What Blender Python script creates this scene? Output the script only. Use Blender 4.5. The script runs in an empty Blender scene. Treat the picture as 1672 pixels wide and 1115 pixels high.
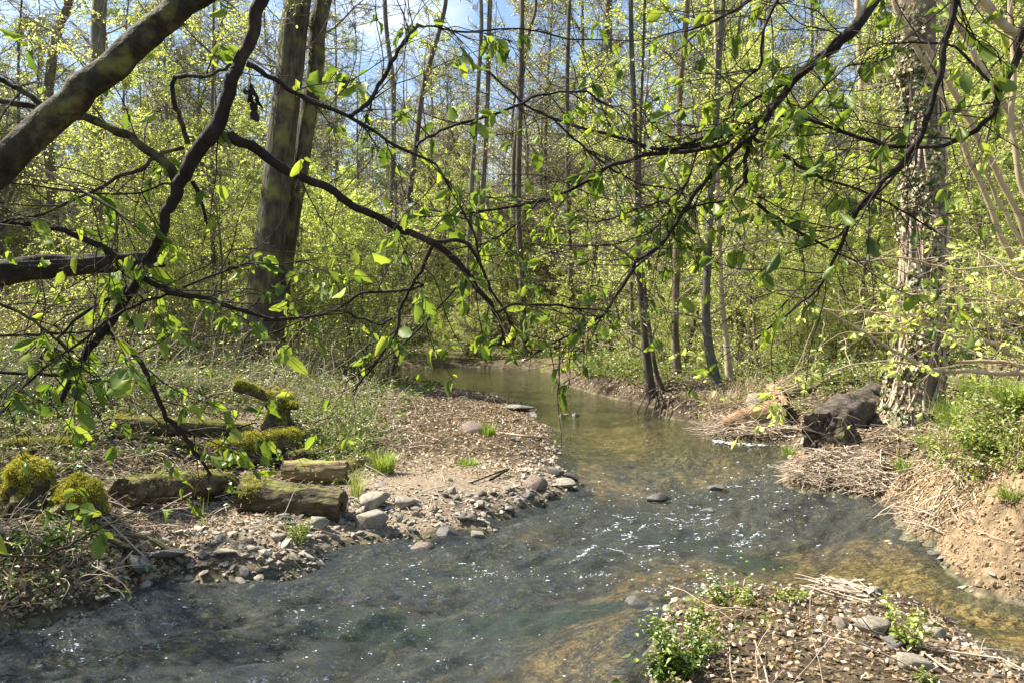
import bpy, bmesh, math, random
import numpy as np
from mathutils import Vector, Matrix

# ------------------------------------------------------------------ camera, sky, sun, exposure
SC = bpy.context.scene
COL = SC.collection
F = 1263.0
PITCH = math.radians(1.68)
CAMZ = 1.7
cam = bpy.data.cameras.new('camera'); camo = bpy.data.objects.new('camera', cam); COL.objects.link(camo)
camo.location = (0, 0, CAMZ); camo.rotation_euler = (math.pi/2 - PITCH, 0, 0)
cam.sensor_width = 36.0; cam.lens = F/1672*36.0; cam.clip_start = 0.05; cam.clip_end = 800
SC.camera = camo

SUN = np.array([-0.63, 0.22, 0.75]); SUN = SUN/np.linalg.norm(SUN)
W = bpy.data.worlds.new('World'); SC.world = W; W.use_nodes = True
nt = W.node_tree; nt.nodes.clear()
out = nt.nodes.new('ShaderNodeOutputWorld'); bg = nt.nodes.new('ShaderNodeBackground')
sky = nt.nodes.new('ShaderNodeTexSky'); sky.sky_type = 'NISHITA'; sky.sun_disc = False
sky.sun_elevation = math.asin(SUN[2]); sky.sun_rotation = math.atan2(SUN[0], SUN[1])
sky.air_density = 1.0; sky.dust_density = 0.7; sky.ozone_density = 1.3
tc = nt.nodes.new('ShaderNodeTexCoord'); mp = nt.nodes.new('ShaderNodeMapping'); mp.inputs['Scale'].default_value = (1, 1, 2.5)
cn = nt.nodes.new('ShaderNodeTexNoise'); cn.inputs['Scale'].default_value = 3.1; cn.inputs['Detail'].default_value = 7
cr = nt.nodes.new('ShaderNodeValToRGB'); cr.color_ramp.elements[0].position = 0.52; cr.color_ramp.elements[1].position = 0.78
mx = nt.nodes.new('ShaderNodeMixRGB'); mx.inputs[2].default_value = (6.5, 6.9, 7.5, 1)
nt.links.new(tc.outputs['Generated'], mp.inputs[0]); nt.links.new(mp.outputs[0], cn.inputs[0])
nt.links.new(cn.outputs[0], cr.inputs[0]); nt.links.new(cr.outputs[0], mx.inputs[0])
nt.links.new(sky.outputs[0], mx.inputs[1]); nt.links.new(mx.outputs[0], bg.inputs[0])
bg.inputs[1].default_value = 0.08
nt.links.new(bg.outputs[0], out.inputs[0])
sl = bpy.data.lights.new('sun', 'SUN'); sl.energy = 5.0; sl.angle = math.radians(0.5); sl.color = (1.0, 0.94, 0.84)
so = bpy.data.objects.new('sun', sl); COL.objects.link(so)
so.rotation_euler = Vector(SUN).to_track_quat('Z', 'Y').to_euler()
SC.view_settings.view_transform = 'Standard'; SC.view_settings.look = 'None'
SC.view_settings.exposure = 1.55; SC.view_settings.gamma = 1.0
SC.render.engine = 'CYCLES'
SC.cycles.max_bounces = 6; SC.cycles.diffuse_bounces = 3; SC.cycles.glossy_bounces = 2
SC.cycles.transmission_bounces = 3; SC.cycles.transparent_max_bounces = 6
SC.cycles.caustics_reflective = False; SC.cycles.caustics_refractive = False

rng = np.random.default_rng(7)
random.seed(7)

# ------------------------------------------------------------------ noise
def _h(ix, iy, iz, s):
    n = (ix.astype(np.int64)*374761393 + iy.astype(np.int64)*668265263 + iz.astype(np.int64)*2147483647 + s*974634777) & 0xffffffff
    n = ((n ^ (n >> 13))*1274126177) & 0xffffffff
    n = (n ^ (n >> 16)) & 0xffffffff
    return n/4294967295.0
def vn(x, y, z=None, s=0):
    x = np.asarray(x, float); y = np.asarray(y, float); z = np.zeros_like(x) if z is None else np.asarray(z, float)
    x0 = np.floor(x); y0 = np.floor(y); z0 = np.floor(z)
    u = x-x0; v = y-y0; w = z-z0
    u = u*u*(3-2*u); v = v*v*(3-2*v); w = w*w*(3-2*w)
    r = 0
    for dx in (0, 1):
        for dy in (0, 1):
            for dz in (0, 1):
                r = r + _h(x0+dx, y0+dy, z0+dz, s)*(u if dx else 1-u)*(v if dy else 1-v)*(w if dz else 1-w)
    return r*2-1
def fbm(x, y, z=None, s=0, o=4, g=0.5):
    r = 0; a = 1.0; f = 1.0; t = 0
    for k in range(o):
        r = r + a*vn(x*f, y*f, None if z is None else z*f, s+k*17); t += a; a *= g; f *= 2.03
    return r/t

# ------------------------------------------------------------------ photograph pixel -> world ray
cp, sp_ = math.cos(PITCH), math.sin(PITCH)
def ray(px, py):
    a = (np.asarray(px, float)-836)/F; b = (557.5-np.asarray(py, float))/F
    return np.stack([a, cp+b*sp_, -sp_+b*cp], -1)
def P(px, py, Y):
    r = ray(px, py); Y = np.asarray(Y, float)
    return np.array([0, 0, CAMZ]) + r*(Y/r[..., 1])[..., None]
def G0(px, py, z=0.0):
    r = ray(px, py); return (np.array([0, 0, CAMZ]) + r*((z-CAMZ)/r[..., 2])[..., None])[..., :2]
def topx(p):
    p = np.asarray(p, float); d = p - np.array([0, 0, CAMZ])
    fw = d[..., 1]*cp - d[..., 2]*sp_; up = d[..., 1]*sp_ + d[..., 2]*cp
    return 836+F*d[..., 0]/np.maximum(fw, 1e-3), 557.5-F*up/np.maximum(fw, 1e-3), fw

# ------------------------------------------------------------------ water outline and terrain height
left_px = [(0,1030),(90,1005),(160,990),(230,962),(300,940),(380,945),(450,932),(520,905),(575,885),(640,872),(720,868),(790,868),(800,845),(870,822),(942,797),(915,772),(905,750),(918,732),(893,712),(900,700),(862,683),(880,672),(850,660),(790,641),(740,634),(690,631),(640,625),(560,618)]
far_px = [(560,604),(640,601),(700,600),(760,598),(820,601),(880,601),(905,610)]
right_px = [(925,628),(960,640),(1010,652),(1075,666),(1085,682),(1140,690),(1165,704),(1145,714),(1200,722),(1285,728),(1300,748),(1270,772),(1290,795),(1350,803),(1440,818),(1462,850),(1480,875),(1525,892),(1550,935),(1600,972),(1672,992)]
bar_px = [(1672,1092),(1600,1058),(1560,1025),(1500,990),(1440,984),(1360,985),(1290,968),(1200,960),(1150,970),(1105,995),(1075,1030),(1065,1075),(1075,1115)]
poly = [(-9, 2.2), (-5.5, 3.3), (-3.8, 3.9)] + [tuple(G0(*p)) for p in left_px] + [tuple(G0(*p)) for p in far_px] \
    + [tuple(G0(*p)) for p in right_px] + [(4.2, 4.3), (7, 4.4), (7, 3.4), (4, 3.5)] + [tuple(G0(*p)) for p in bar_px] \
    + [(0.55, 3.0), (0.1, 2.3), (-1.2, 1.5), (-9, -0.3)]
poly = np.array(poly)
def sdf(x, y):
    """distance to the stream's edge, negative inside the water"""
    shp = np.shape(x); x = np.ravel(x); y = np.ravel(y)
    x = x + 0.05*vn(x*3, y*3, s=5); y = y + 0.06*vn(x*3, y*3, s=6)
    d = np.full(x.shape, 1e9); ins = np.zeros(x.shape, bool)
    n = len(poly)
    for i in range(n):
        ax, ay = poly[i]; bx, by = poly[(i+1) % n]
        ex, ey = bx-ax, by-ay; wx, wy = x-ax, y-ay
        t = np.clip((wx*ex+wy*ey)/(ex*ex+ey*ey), 0, 1)
        d = np.minimum(d, (wx-t*ex)**2+(wy-t*ey)**2)
        c = ((ay > y) != (by > y))
        with np.errstate(divide='ignore', invalid='ignore'):
            xi = (bx-ax)*(y-ay)/(by-ay)+ax
        ins ^= c & (x < xi)
    d = np.sqrt(d)
    return np.where(ins, -d, d).reshape(shp)
CT = np.array([
 (-3.3,5.0,.34,.7),(-3.9,4.4,.45,.7),(-2,6.3,.14,.9),(-4.6,7,.55,1.3),(-3,9,.42,1.5),(-6,12,.7,2),(-4,17,.75,3),(-1,8.4,.12,1.0),(-.6,11,.14,1.2),
 (-1.3,15,.15,1),(-2.6,13,.35,2),(-8,6,.9,2),(-1,28.5,.2,.8),(0,35,.7,3),(2,24,.4,.8),(2.2,18,.42,.8),(2.8,14.5,.40,.6),(4,17,.5,1),
 (3.1,11.8,.30,.7),(4.0,10,.34,.7),(4.0,9.0,.25,.8),(5.3,12,.8,1.5),(4.7,8.5,.55,.8),(4.0,7.4,.5,.7),(4.4,6.4,1.15,1.2),(3.6,5,1.15,1.2),(5.5,6.5,1.45,1.5),
 (-.9,18,.07,1.5),(-2.0,17,.11,1.5),(-.2,14.2,.09,1.2),(-2.5,19.5,.12,1.5),(.2,12.2,.12,1),
 (8,10,1.3,3),(10,25,1.3,5),(1.2,3.5,.09,.5),(2,3.7,.07,.5),(1.6,3.2,.10,.6),(1,2.3,.2,.6),(0,0,.15,.6),(-10,22,1.0,4),(-15,40,1.5,5),(0,60,2.2,5),(15,60,2.5,5),
 (0,110,9,5),(50,80,7,5),(-50,80,7,5),(25,30,2,5),(-25,25,2,5)])
def ground(x, y, d=None):
    x = np.asarray(x, float); y = np.asarray(y, float)
    if d is None: d = sdf(x, y)
    sw = 0; H = 0; Wd = 0
    for cx, cy, h, w in CT:
        q = 1.0/(((x-cx)**2+(y-cy)**2)**1.6+0.02)
        sw = sw+q; H = H+q*h; Wd = Wd+q*w
    H = H/sw; Wd = Wd/sw
    t = np.clip(d/Wd, 0, 1)
    rough = np.clip(H*1.5, .15, 1.8)
    hi = 0.015 + H*(1-(1-t)**2) + rough*((0.10+.10*(x < -2.2))*fbm(x*0.9, y*0.9, s=1, o=4)+0.05*vn(x*4.2, y*4.2, s=9)+0.03*vn(x*11, y*11, s=10)+.012*vn(x*24, y*24, s=12))*np.clip(d*2.2, 0, 1)
    hi = np.maximum(hi, 0.012+0.03*np.clip(d, 0, 1))
    gold = np.exp(-(((x-2.4)/1.5)**2+((y-5.0)/1.0)**2)) + np.exp(-(((x-3.2)/1.4)**2+((y-4.0)/0.8)**2))
    dep = 0.05+0.24*np.clip(-d/0.9, 0, 1)
    dep = dep*(1-0.62*np.clip(gold, 0, 1)) + 0.03*vn(x*2, y*2, s=3) + 0.02*vn(x*6, y*6, s=4)
    lo = -np.maximum(dep, 0.035)*np.clip(-d*9, 0, 1)
    return np.where(d > 0, hi, lo)
_gx0, _gy0, _gs, _gnx, _gny = -16.0, 1.0, 0.05, 641, 781
_X, _Y = np.meshgrid(_gx0+_gs*np.arange(_gnx), _gy0+_gs*np.arange(_gny))
_RD = sdf(_X, _Y); _RH = ground(_X, _Y, _RD)
_sdf, _ground = sdf, ground
def _look(A, fn, x, y):
    x = np.asarray(x, float); y = np.asarray(y, float); shp = x.shape; x = x.ravel(); y = y.ravel()
    u = (x-_gx0)/_gs; v = (y-_gy0)/_gs; ok = (u >= 0) & (v >= 0) & (u < _gnx-1.001) & (v < _gny-1.001); res = np.zeros(len(x))
    i = u[ok].astype(int); j = v[ok].astype(int); f = u[ok]-i; g = v[ok]-j
    res[ok] = (A[j, i]*(1-f)+A[j, i+1]*f)*(1-g)+(A[j+1, i]*(1-f)+A[j+1, i+1]*f)*g
    if (~ok).any(): res[~ok] = fn(x[~ok], y[~ok])
    return res.reshape(shp)
def sdf(x, y): return _look(_RD, _sdf, x, y)
def ground(x, y, d=None): return _look(_RH, _ground, x, y)
def hit(px, py):
    """world point where the photo's pixel meets the terrain"""
    px = np.atleast_1d(np.asarray(px, float)); py = np.atleast_1d(np.asarray(py, float))
    r = ray(px, py); o = np.array([0, 0, CAMZ]); res = np.full((len(px), 3), np.nan); done = np.zeros(len(px), bool)
    Ys = np.concatenate([np.arange(2, 12, .08), np.arange(12, 40, .25), np.arange(40, 120, 1.0)])
    for Yv in Ys:
        q = o + r*(Yv/r[:, 1])[:, None]
        m = ~done
        if not m.any(): break
        g = ground(q[m, 0], q[m, 1]); h = q[m, 2] <= np.maximum(g, -1)
        idx = np.where(m)[0][h]; res[idx] = q[idx]; res[idx, 2] = g[h]; done[idx] = True
    return res
def hit1(px, py): return hit(px, py)[0]

# ------------------------------------------------------------------ mesh builder
class MB:
    def __init__(s): s.v = []; s.q = []; s.t = []; s.qr = []; s.tr = []; s.qm = []; s.tm = []; s.n = 0
    def add(s, v, q=None, t=None, rq=0.5, rt=0.5, mat=0):
        v = np.asarray(v, float).reshape(-1, 3); s.v.append(v)
        if q is not None and len(q):
            q = np.asarray(q, np.int64)+s.n; s.q.append(q); s.qr.append(np.broadcast_to(rq, len(q)).astype(float)); s.qm.append(np.full(len(q), mat))
        if t is not None and len(t):
            t = np.asarray(t, np.int64)+s.n; s.t.append(t); s.tr.append(np.broadcast_to(rt, len(t)).astype(float)); s.tm.append(np.full(len(t), mat))
        s.n += len(v); return s
    def mesh(s, name, mats, smooth=True, vattr=None):
        me = bpy.data.meshes.new(name)
        v = np.concatenate(s.v) if s.v else np.zeros((0, 3))
        q = np.concatenate(s.q) if s.q else np.zeros((0, 4), np.int64); t = np.concatenate(s.t) if s.t else np.zeros((0, 3), np.int64)
        me.vertices.add(len(v)); me.vertices.foreach_set('co', v.ravel().astype(np.float32))
        loops = np.concatenate([q.ravel(), t.ravel()]); me.loops.add(len(loops)); me.loops.foreach_set('vertex_index', loops.astype(np.int32))
        nq, ntr = len(q), len(t); me.polygons.add(nq+ntr)
        ls = np.concatenate([np.arange(nq)*4, nq*4+np.arange(ntr)*3]).astype(np.int32)
        me.polygons.foreach_set('loop_start', ls)
        try: me.polygons.foreach_set('loop_total', np.concatenate([np.full(nq, 4), np.full(ntr, 3)]).astype(np.int32))
        except Exception: pass
        mi = np.concatenate(s.qm+s.tm) if (s.qm or s.tm) else np.zeros(0)
        me.polygons.foreach_set('material_index', mi.astype(np.int32))
        me.polygons.foreach_set('use_smooth', np.full(nq+ntr, smooth))
        a = me.attributes.new('rnd', 'FLOAT', 'FACE')
        a.data.foreach_set('value', np.concatenate(s.qr+s.tr).astype(np.float32) if (s.qr or s.tr) else np.zeros(0, np.float32))
        if vattr:
            for k, arr in vattr.items():
                a = me.attributes.new(k, 'FLOAT', 'POINT'); a.data.foreach_set('value', np.asarray(arr, np.float32).ravel())
        for m in (mats if isinstance(mats, (list, tuple)) else [mats]): me.materials.append(m)
        me.update(calc_edges=True); me.validate()
        return me
    def build(s, name, mats, parent=None, smooth=True, vattr=None):
        o = bpy.data.objects.new(name, s.mesh(name, mats, smooth, vattr)); COL.objects.link(o)
        if parent is not None:
            o.parent = parent
            o.matrix_parent_inverse = parent.matrix_basis.inverted() if False else Matrix.Translation(-Vector(parent.location))
        return o
def tag(o, label, cat, group=None, kind=None):
    if label: o['label'] = label
    if cat: o['category'] = cat
    if group: o['group'] = group
    if kind: o['kind'] = kind
    return o
def thing(name, label, cat, loc=(0, 0, 0), group=None):
    o = bpy.data.objects.new(name, None); COL.objects.link(o); o.location = Vector([float(a) for a in loc]); o.empty_display_size = 0.1
    return tag(o, label, cat, group)
def struct(o): o['kind'] = 'structure'; return o
def stuff(o, label, cat): return tag(o, label, cat, None, 'stuff')
def kids(o, allobs): return [c for c in allobs if c.parent == o]
def copy_tree(root, parts, loc, rz, sc):
    r = root.copy(); COL.objects.link(r); r.location = loc; r.rotation_euler = (0, 0, rz); r.scale = (sc, sc, sc)
    for ch in parts:
        c = ch.copy(); COL.objects.link(c); c.parent = r
    return r

def nrm(a): return a/np.maximum(np.linalg.norm(a, axis=-1, keepdims=True), 1e-9)
def tubes(paths, radii, sides=3, cap=False, disp=None):
    """paths (m,n,3), radii (m,n) -> verts, quads, tris"""
    paths = np.asarray(paths, float); radii = np.asarray(radii, float)
    m, n, _ = paths.shape
    tg = nrm(np.gradient(paths, axis=1))
    ref = np.zeros((m, 1, 3)); md = nrm(paths[:, -1]-paths[:, 0]); up = np.abs(md[:, 2]) > 0.75
    ref[:, 0, 2] = np.where(up, 0, 1); ref[:, 0, 1] = np.where(up, 1, 0)
    a = nrm(np.cross(tg, np.broadcast_to(ref, tg.shape))); b = np.cross(tg, a)
    th = np.arange(sides)/sides*2*np.pi
    rad = radii[:, :, None]*np.ones((1, 1, sides))
    v = paths[:, :, None]+rad[..., None]*(np.cos(th)[None, None, :, None]*a[:, :, None]+np.sin(th)[None, None, :, None]*b[:, :, None])
    if disp is not None:
        k = disp(v.reshape(-1, 3)).reshape(m, n, sides)
        v = paths[:, :, None]+(v-paths[:, :, None])*(1+k[..., None])
    i = np.arange(m)[:, None, None]*n*sides+np.arange(n-1)[None, :, None]*sides+np.arange(sides)[None, None, :]
    j = np.arange(m)[:, None, None]*n*sides+np.arange(n-1)[None, :, None]*sides+((np.arange(sides)+1) % sides)[None, None, :]
    q = np.stack([i, j, j+sides, i+sides], -1).reshape(-1, 4)
    v = v.reshape(-1, 3); t = None
    if cap:
        vv = [v]; tt = []; base = len(v)
        for k in range(m):
            vv.append(paths[k, [0, -1]]); c0 = base+2*k; c1 = c0+1; o0 = k*n*sides; o1 = o0+(n-1)*sides
            for s in range(sides):
                s2 = (s+1) % sides
                tt.append((c0, o0+s2, o0+s)); tt.append((c1, o1+s, o1+s2))
        v = np.concatenate(vv); t = np.array(tt)
    return v, q, t
def smooth_path(pts, n):
    """Catmull-Rom through rows (x,y,z,r)"""
    pts = np.asarray(pts, float); k = len(pts)
    if k == 2: t = np.linspace(0, 1, n)[:, None]; return pts[0]*(1-t)+pts[1]*t
    ext = np.vstack([2*pts[0]-pts[1], pts, 2*pts[-1]-pts[-2]])
    u = np.linspace(0, k-1, n); i = np.minimum(u.astype(int), k-2); t = (u-i)[:, None]
    p0, p1, p2, p3 = ext[i], ext[i+1], ext[i+2], ext[i+3]
    return 0.5*((2*p1)+(-p0+p2)*t+(2*p0-5*p1+4*p2-p3)*t*t+(-p0+3*p1-3*p2+p3)*t**3)
def grow(start, dirs, length, n, wob=0.2, grav=0.0, R=rng):
    m = len(start); d = nrm(dirs); p = np.zeros((m, n, 3)); p[:, 0] = start; st = (np.asarray(length)/(n-1))[:, None]
    for k in range(1, n):
        d = nrm(d+R.normal(size=(m, 3))*wob+np.array([0, 0, grav])); p[:, k] = p[:, k-1]+d*st
    return p
def along(paths, idx, t):
    n = paths.shape[1]; u = t*(n-1); i = np.minimum(u.astype(int), n-2); f = (u-i)[:, None]
    a = paths[idx, i]; b = paths[idx, i+1]; return a*(1-f)+b*f, nrm(b-a)
def kites(c, d, nm, L, wd=0.36):
    """one folded quad per leaf"""
    d = nrm(d); s = nrm(np.cross(d, nm)); u = np.cross(s, d); L = np.asarray(L)[:, None]
    v = np.stack([c, c+d*L*.45+s*L*wd+u*L*.07, c+d*L-u*L*.12, c+d*L*.45-s*L*wd+u*L*.07], 1)
    m = len(c); q = np.arange(m*4).reshape(m, 4); return v.reshape(-1, 3), q
# ovate leaf template with pleats, (along, side, up)
_t = np.array([0, .12, .28, .45, .62, .78, .9, 1.0]); _w = np.array([0, .17, .28, .325, .30, .215, .11, 0])
_tv = [(_t[i], 0, (0.0 if i in (0, 7) else -.05)-0.10*_t[i]**2) for i in range(8)]
for sgn in (1, -1):
    for i in range(1, 7): _tv.append((_t[i]+.05, sgn*_w[i]*(1+.08*(-1)**i), .05+.025*(-1)**i-0.18*_t[i]**2))
LT = np.array(_tv)
_lq = []; _lt = []
for k, o in ((0, 8), (1, 14)):
    f1 = (0, 1, o); f2 = (6, 7, o+5)
    _lt += [f1 if k else f1[::-1], f2 if k else f2[::-1]]
    for i in range(1, 6):
        f = (i, i+1, o+i, o+i-1); _lq.append(f if k else f[::-1])
_lq = np.array(_lq); _lt = np.array(_lt)
def leaves_fine(c, d, nm, L, R=rng):
    d = nrm(d); s = nrm(np.cross(d, nm)); u = np.cross(s, d); m = len(c); L = np.asarray(L)
    fold = R.uniform(0.1, 4.5, m)[:, None]; bend = R.uniform(-1, 4.5, m)[:, None]
    T = LT[None]*np.ones((m, 1, 1)); up = T[..., 2] + 0.16*fold*np.abs(T[..., 1]) - 0.14*bend*T[..., 0]**2
    wd = T[..., 1]*(1-0.10*fold)
    v = c[:, None]+L[:, None, None]*(T[..., :1]*d[:, None]+wd[..., None]*s[:, None]+up[..., None]*u[:, None])
    nv = len(LT); off = (np.arange(m)*nv)[:, None, None]
    return v.reshape(-1, 3), (_lq[None]+off).reshape(-1, 4), (_lt[None]+off).reshape(-1, 3), len(_lq), len(_lt)

# ------------------------------------------------------------------ materials
def newmat(name):
    m = bpy.data.materials.new(name); m.use_nodes = True; t = m.node_tree; t.nodes.clear()
    o = t.nodes.new('ShaderNodeOutputMaterial'); return m, t, o
def N(t, k, **kw):
    n = t.nodes.new('ShaderNode'+k)
    for a, b in kw.items():
        if a.startswith('i_'): n.inputs[a[2:].replace('_', ' ')].default_value = b
        else: setattr(n, a, b)
    return n
def ramp(t, src, stops):
    r = N(t, 'ValToRGB'); e = r.color_ramp.elements
    e[0].position, e[0].color = stops[0][0], (*stops[0][1], 1); e[1].position, e[1].color = stops[-1][0], (*stops[-1][1], 1)
    for p, c in stops[1:-1]: x = e.new(p); x.color = (*c, 1)
    if src is not None: t.links.new(src, r.inputs[0])
    return r
def leafmat(name, stops, trans=0.5, gloss=0.08, objrand=0.15, tgain=1.35, rough=0.4):
    m, t, o = newmat(name)
    at = N(t, 'Attribute', attribute_name='rnd'); oi = N(t, 'ObjectInfo')
    ad = N(t, 'Math', operation='MULTIPLY_ADD'); ad.inputs[1].default_value = objrand; t.links.new(oi.outputs['Random'], ad.inputs[0]); t.links.new(at.outputs['Fac'], ad.inputs[2])
    sb = N(t, 'Math', operation='SUBTRACT'); sb.inputs[1].default_value = objrand/2; t.links.new(ad.outputs[0], sb.inputs[0])
    r = ramp(t, sb.outputs[0], stops)
    df = N(t, 'BsdfDiffuse'); tr = N(t, 'BsdfTranslucent'); gl = N(t, 'BsdfGlossy'); gl.inputs['Roughness'].default_value = rough
    mu = N(t, 'MixRGB', blend_type='MULTIPLY'); mu.inputs[0].default_value = 1; mu.inputs[2].default_value = (tgain*1.05, tgain, tgain*.6, 1)
    t.links.new(r.outputs[0], df.inputs[0]); t.links.new(r.outputs[0], mu.inputs[1]); t.links.new(mu.outputs[0], tr.inputs[0])
    m1 = N(t, 'MixShader'); m1.inputs[0].default_value = trans; t.links.new(df.outputs[0], m1.inputs[1]); t.links.new(tr.outputs[0], m1.inputs[2])
    m2 = N(t, 'MixShader'); m2.inputs[0].default_value = gloss; t.links.new(m1.outputs[0], m2.inputs[1]); t.links.new(gl.outputs[0], m2.inputs[2])
    t.links.new(m2.outputs[0], o.inputs[0]); return m
def surf(name, stops, scale=8, detail=8, bump=0.4, bdist=0.02, rough=0.85, stretch=(1, 1, 1), moss=None, coord='Object', spec=0.2, moss_scale=2.5, moss_up=0.0, use_rnd=False, bscale=None):
    m, t, o = newmat(name)
    c = N(t, 'TexCoord'); mp = N(t, 'Mapping'); mp.inputs['Scale'].default_value = stretch; t.links.new(c.outputs[coord], mp.inputs[0])
    n1 = N(t, 'TexNoise'); n1.inputs['Scale'].default_value = scale; n1.inputs['Detail'].default_value = detail; n1.inputs['Roughness'].default_value = .65; t.links.new(mp.outputs[0], n1.inputs[0])
    fac = n1.outputs[0]
    if use_rnd:
        at = N(t, 'Attribute', attribute_name='rnd'); mm = N(t, 'Math', operation='MULTIPLY_ADD'); mm.inputs[1].default_value = 0.4
        t.links.new(n1.outputs[0], mm.inputs[0]); s2 = N(t, 'Math', operation='MULTIPLY_ADD'); s2.inputs[1].default_value = .8; t.links.new(at.outputs['Fac'], s2.inputs[0]); t.links.new(mm.outputs[0], s2.inputs[2])
        s3 = N(t, 'Math', operation='SUBTRACT'); s3.inputs[1].default_value = .1; t.links.new(s2.outputs[0], s3.inputs[0]); fac = s3.outputs[0]
    r = ramp(t, fac, stops); colr = r.outputs[0]
    if moss:
        n2 = N(t, 'TexNoise'); n2.inputs['Scale'].default_value = moss_scale; n2.inputs['Detail'].default_value = 6; t.links.new(c.outputs[coord], n2.inputs[0])
        f = n2.outputs[0]
        if moss_up:
            g = N(t, 'NewGeometry'); sx = N(t, 'SeparateXYZ'); t.links.new(g.outputs['Normal'], sx.inputs[0])
            ma = N(t, 'Math', operation='MULTIPLY_ADD'); ma.inputs[1].default_value = moss_up; t.links.new(sx.outputs[2], ma.inputs[0]); t.links.new(f, ma.inputs[2]); f = ma.outputs[0]
        mr = ramp(t, f, [(moss[1], (0, 0, 0)), (moss[2], (1, 1, 1))]); mxx = N(t, 'MixRGB'); mxx.inputs[2].default_value = (*moss[0], 1)
        t.links.new(mr.outputs[0], mxx.inputs[0]); t.links.new(colr, mxx.inputs[1]); colr = mxx.outputs[0]
    b = N(t, 'BsdfPrincipled'); b.inputs['Roughness'].default_value = rough; b.inputs['Specular IOR Level'].default_value = spec
    t.links.new(colr, b.inputs['Base Color'])
    if bump:
        n3 = n1
        if bscale:
            n3 = N(t, 'TexNoise'); n3.inputs['Scale'].default_value = bscale; n3.inputs['Detail'].default_value = 8; t.links.new(mp.outputs[0], n3.inputs[0])
        bp = N(t, 'Bump'); bp.inputs['Strength'].default_value = bump; bp.inputs['Distance'].default_value = bdist
        t.links.new(n3.outputs[0], bp.inputs['Height']); t.links.new(bp.outputs[0], b.inputs['Normal'])
    t.links.new(b.outputs[0], o.inputs[0]); return m

M = {}
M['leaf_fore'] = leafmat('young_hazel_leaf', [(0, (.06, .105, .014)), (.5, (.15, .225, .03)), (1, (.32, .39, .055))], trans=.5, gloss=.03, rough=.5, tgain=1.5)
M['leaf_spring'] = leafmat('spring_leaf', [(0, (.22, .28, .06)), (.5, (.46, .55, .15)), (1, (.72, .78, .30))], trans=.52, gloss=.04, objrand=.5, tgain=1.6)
M['leaf_deep'] = leafmat('fresh_leaf', [(0, (.20, .25, .06)), (.5, (.45, .51, .16)), (1, (.68, .72, .30))], trans=.5, gloss=.05, objrand=.3)
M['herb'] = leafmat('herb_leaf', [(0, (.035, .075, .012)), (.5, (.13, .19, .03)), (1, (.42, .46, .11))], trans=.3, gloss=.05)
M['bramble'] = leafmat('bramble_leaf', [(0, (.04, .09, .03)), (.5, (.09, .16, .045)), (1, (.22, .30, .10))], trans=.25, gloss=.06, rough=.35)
M['ivy'] = leafmat('ivy_leaf', [(0, (.05, .085, .025)), (.35, (.18, .19, .07)), (.6, (.38, .31, .18)), (1, (.60, .51, .34))], trans=.2, gloss=.03, rough=.45)
M['grass'] = leafmat('grass_blade', [(0, (.09, .17, .025)), (.6, (.22, .33, .05)), (1, (.42, .42, .14))], trans=.35, gloss=.05)
M['straw'] = leafmat('dry_stem', [(0, (.12, .08, .045)), (.5, (.32, .24, .13)), (1, (.64, .54, .36))], trans=.1, gloss=.02)
M['litter'] = leafmat('fallen_leaf', [(0, (.065, .042, .024)), (.4, (.185, .125, .068)), (.75, (.36, .265, .155)), (.93, (.54, .45, .31)), (1, (.42, .17, .07))], trans=.12, gloss=.04)
M['moss'] = leafmat('moss_tuft', [(0, (.06, .07, .012)), (.5, (.27, .26, .045)), (1, (.60, .56, .12))], trans=.25, gloss=.0)
M['flower'] = leafmat('white_petal', [(0, (.7, .7, .65)), (1, (.8, .8, .78))], trans=.2, gloss=.02)
M['bark_dark'] = surf('dark_bark', [(.25, (.010, .008, .006)), (.55, (.032, .025, .019)), (.8, (.09, .073, .055))], scale=14, bscale=60, bump=.9, bdist=.008, stretch=(1, 1, .4), moss=((.10, .11, .03), .62, .75), moss_scale=6)
M['bark_limb'] = surf('mossy_limb_bark', [(.3, (.012, .010, .006)), (.5, (.04, .034, .018)), (.75, (.15, .125, .062))], scale=22, bump=1.0, bdist=.012, moss=((.15, .145, .04), .55, .72), moss_scale=16, bscale=45)
M['bark_grey'] = surf('grey_bark', [(.3, (.055, .05, .036)), (.5, (.125, .112, .082)), (.75, (.23, .205, .155))], scale=5, bump=.5, bdist=.02, stretch=(1, 1, .35), moss=((.24, .24, .05), .6, .72), moss_scale=1.4)
M['bark_brown'] = surf('brown_bark', [(.3, (.06, .045, .03)), (.5, (.14, .105, .07)), (.75, (.28, .22, .15))], scale=7, bump=.5, bdist=.02, stretch=(1, 1, .3), moss=((.18, .19, .045), .58, .7), moss_scale=1.7)
M['bark_beech'] = surf('mossy_beech_bark', [(.3, (.02, .017, .011)), (.5, (.062, .052, .033)), (.75, (.15, .125, .085))], scale=9, bump=1.0, bdist=.05, stretch=(1, 1, .22), moss=((.17, .16, .045), .52, .7), moss_scale=2.2, bscale=14)
M['bark_pale'] = surf('pale_hazel_bark', [(.25, (.26, .19, .11)), (.5, (.42, .33, .20)), (.8, (.58, .48, .31))], scale=6, bump=.3, bdist=.008, stretch=(1, 1, .5))
M['bark_mid'] = surf('dark_brown_bark', [(.3, (.035, .028, .02)), (.5, (.09, .072, .052)), (.75, (.20, .165, .12))], scale=7, bump=.6, bdist=.02, stretch=(1, 1, .3), moss=((.15, .16, .05), .56, .7), moss_scale=2)
M['bark_ivy'] = surf('ivy_tree_bark', [(.3, (.07, .055, .038)), (.5, (.16, .125, .085)), (.75, (.31, .255, .18))], scale=9, bump=.9, bdist=.03, stretch=(1, 1, .18), moss=((.15, .16, .05), .62, .74))
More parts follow.
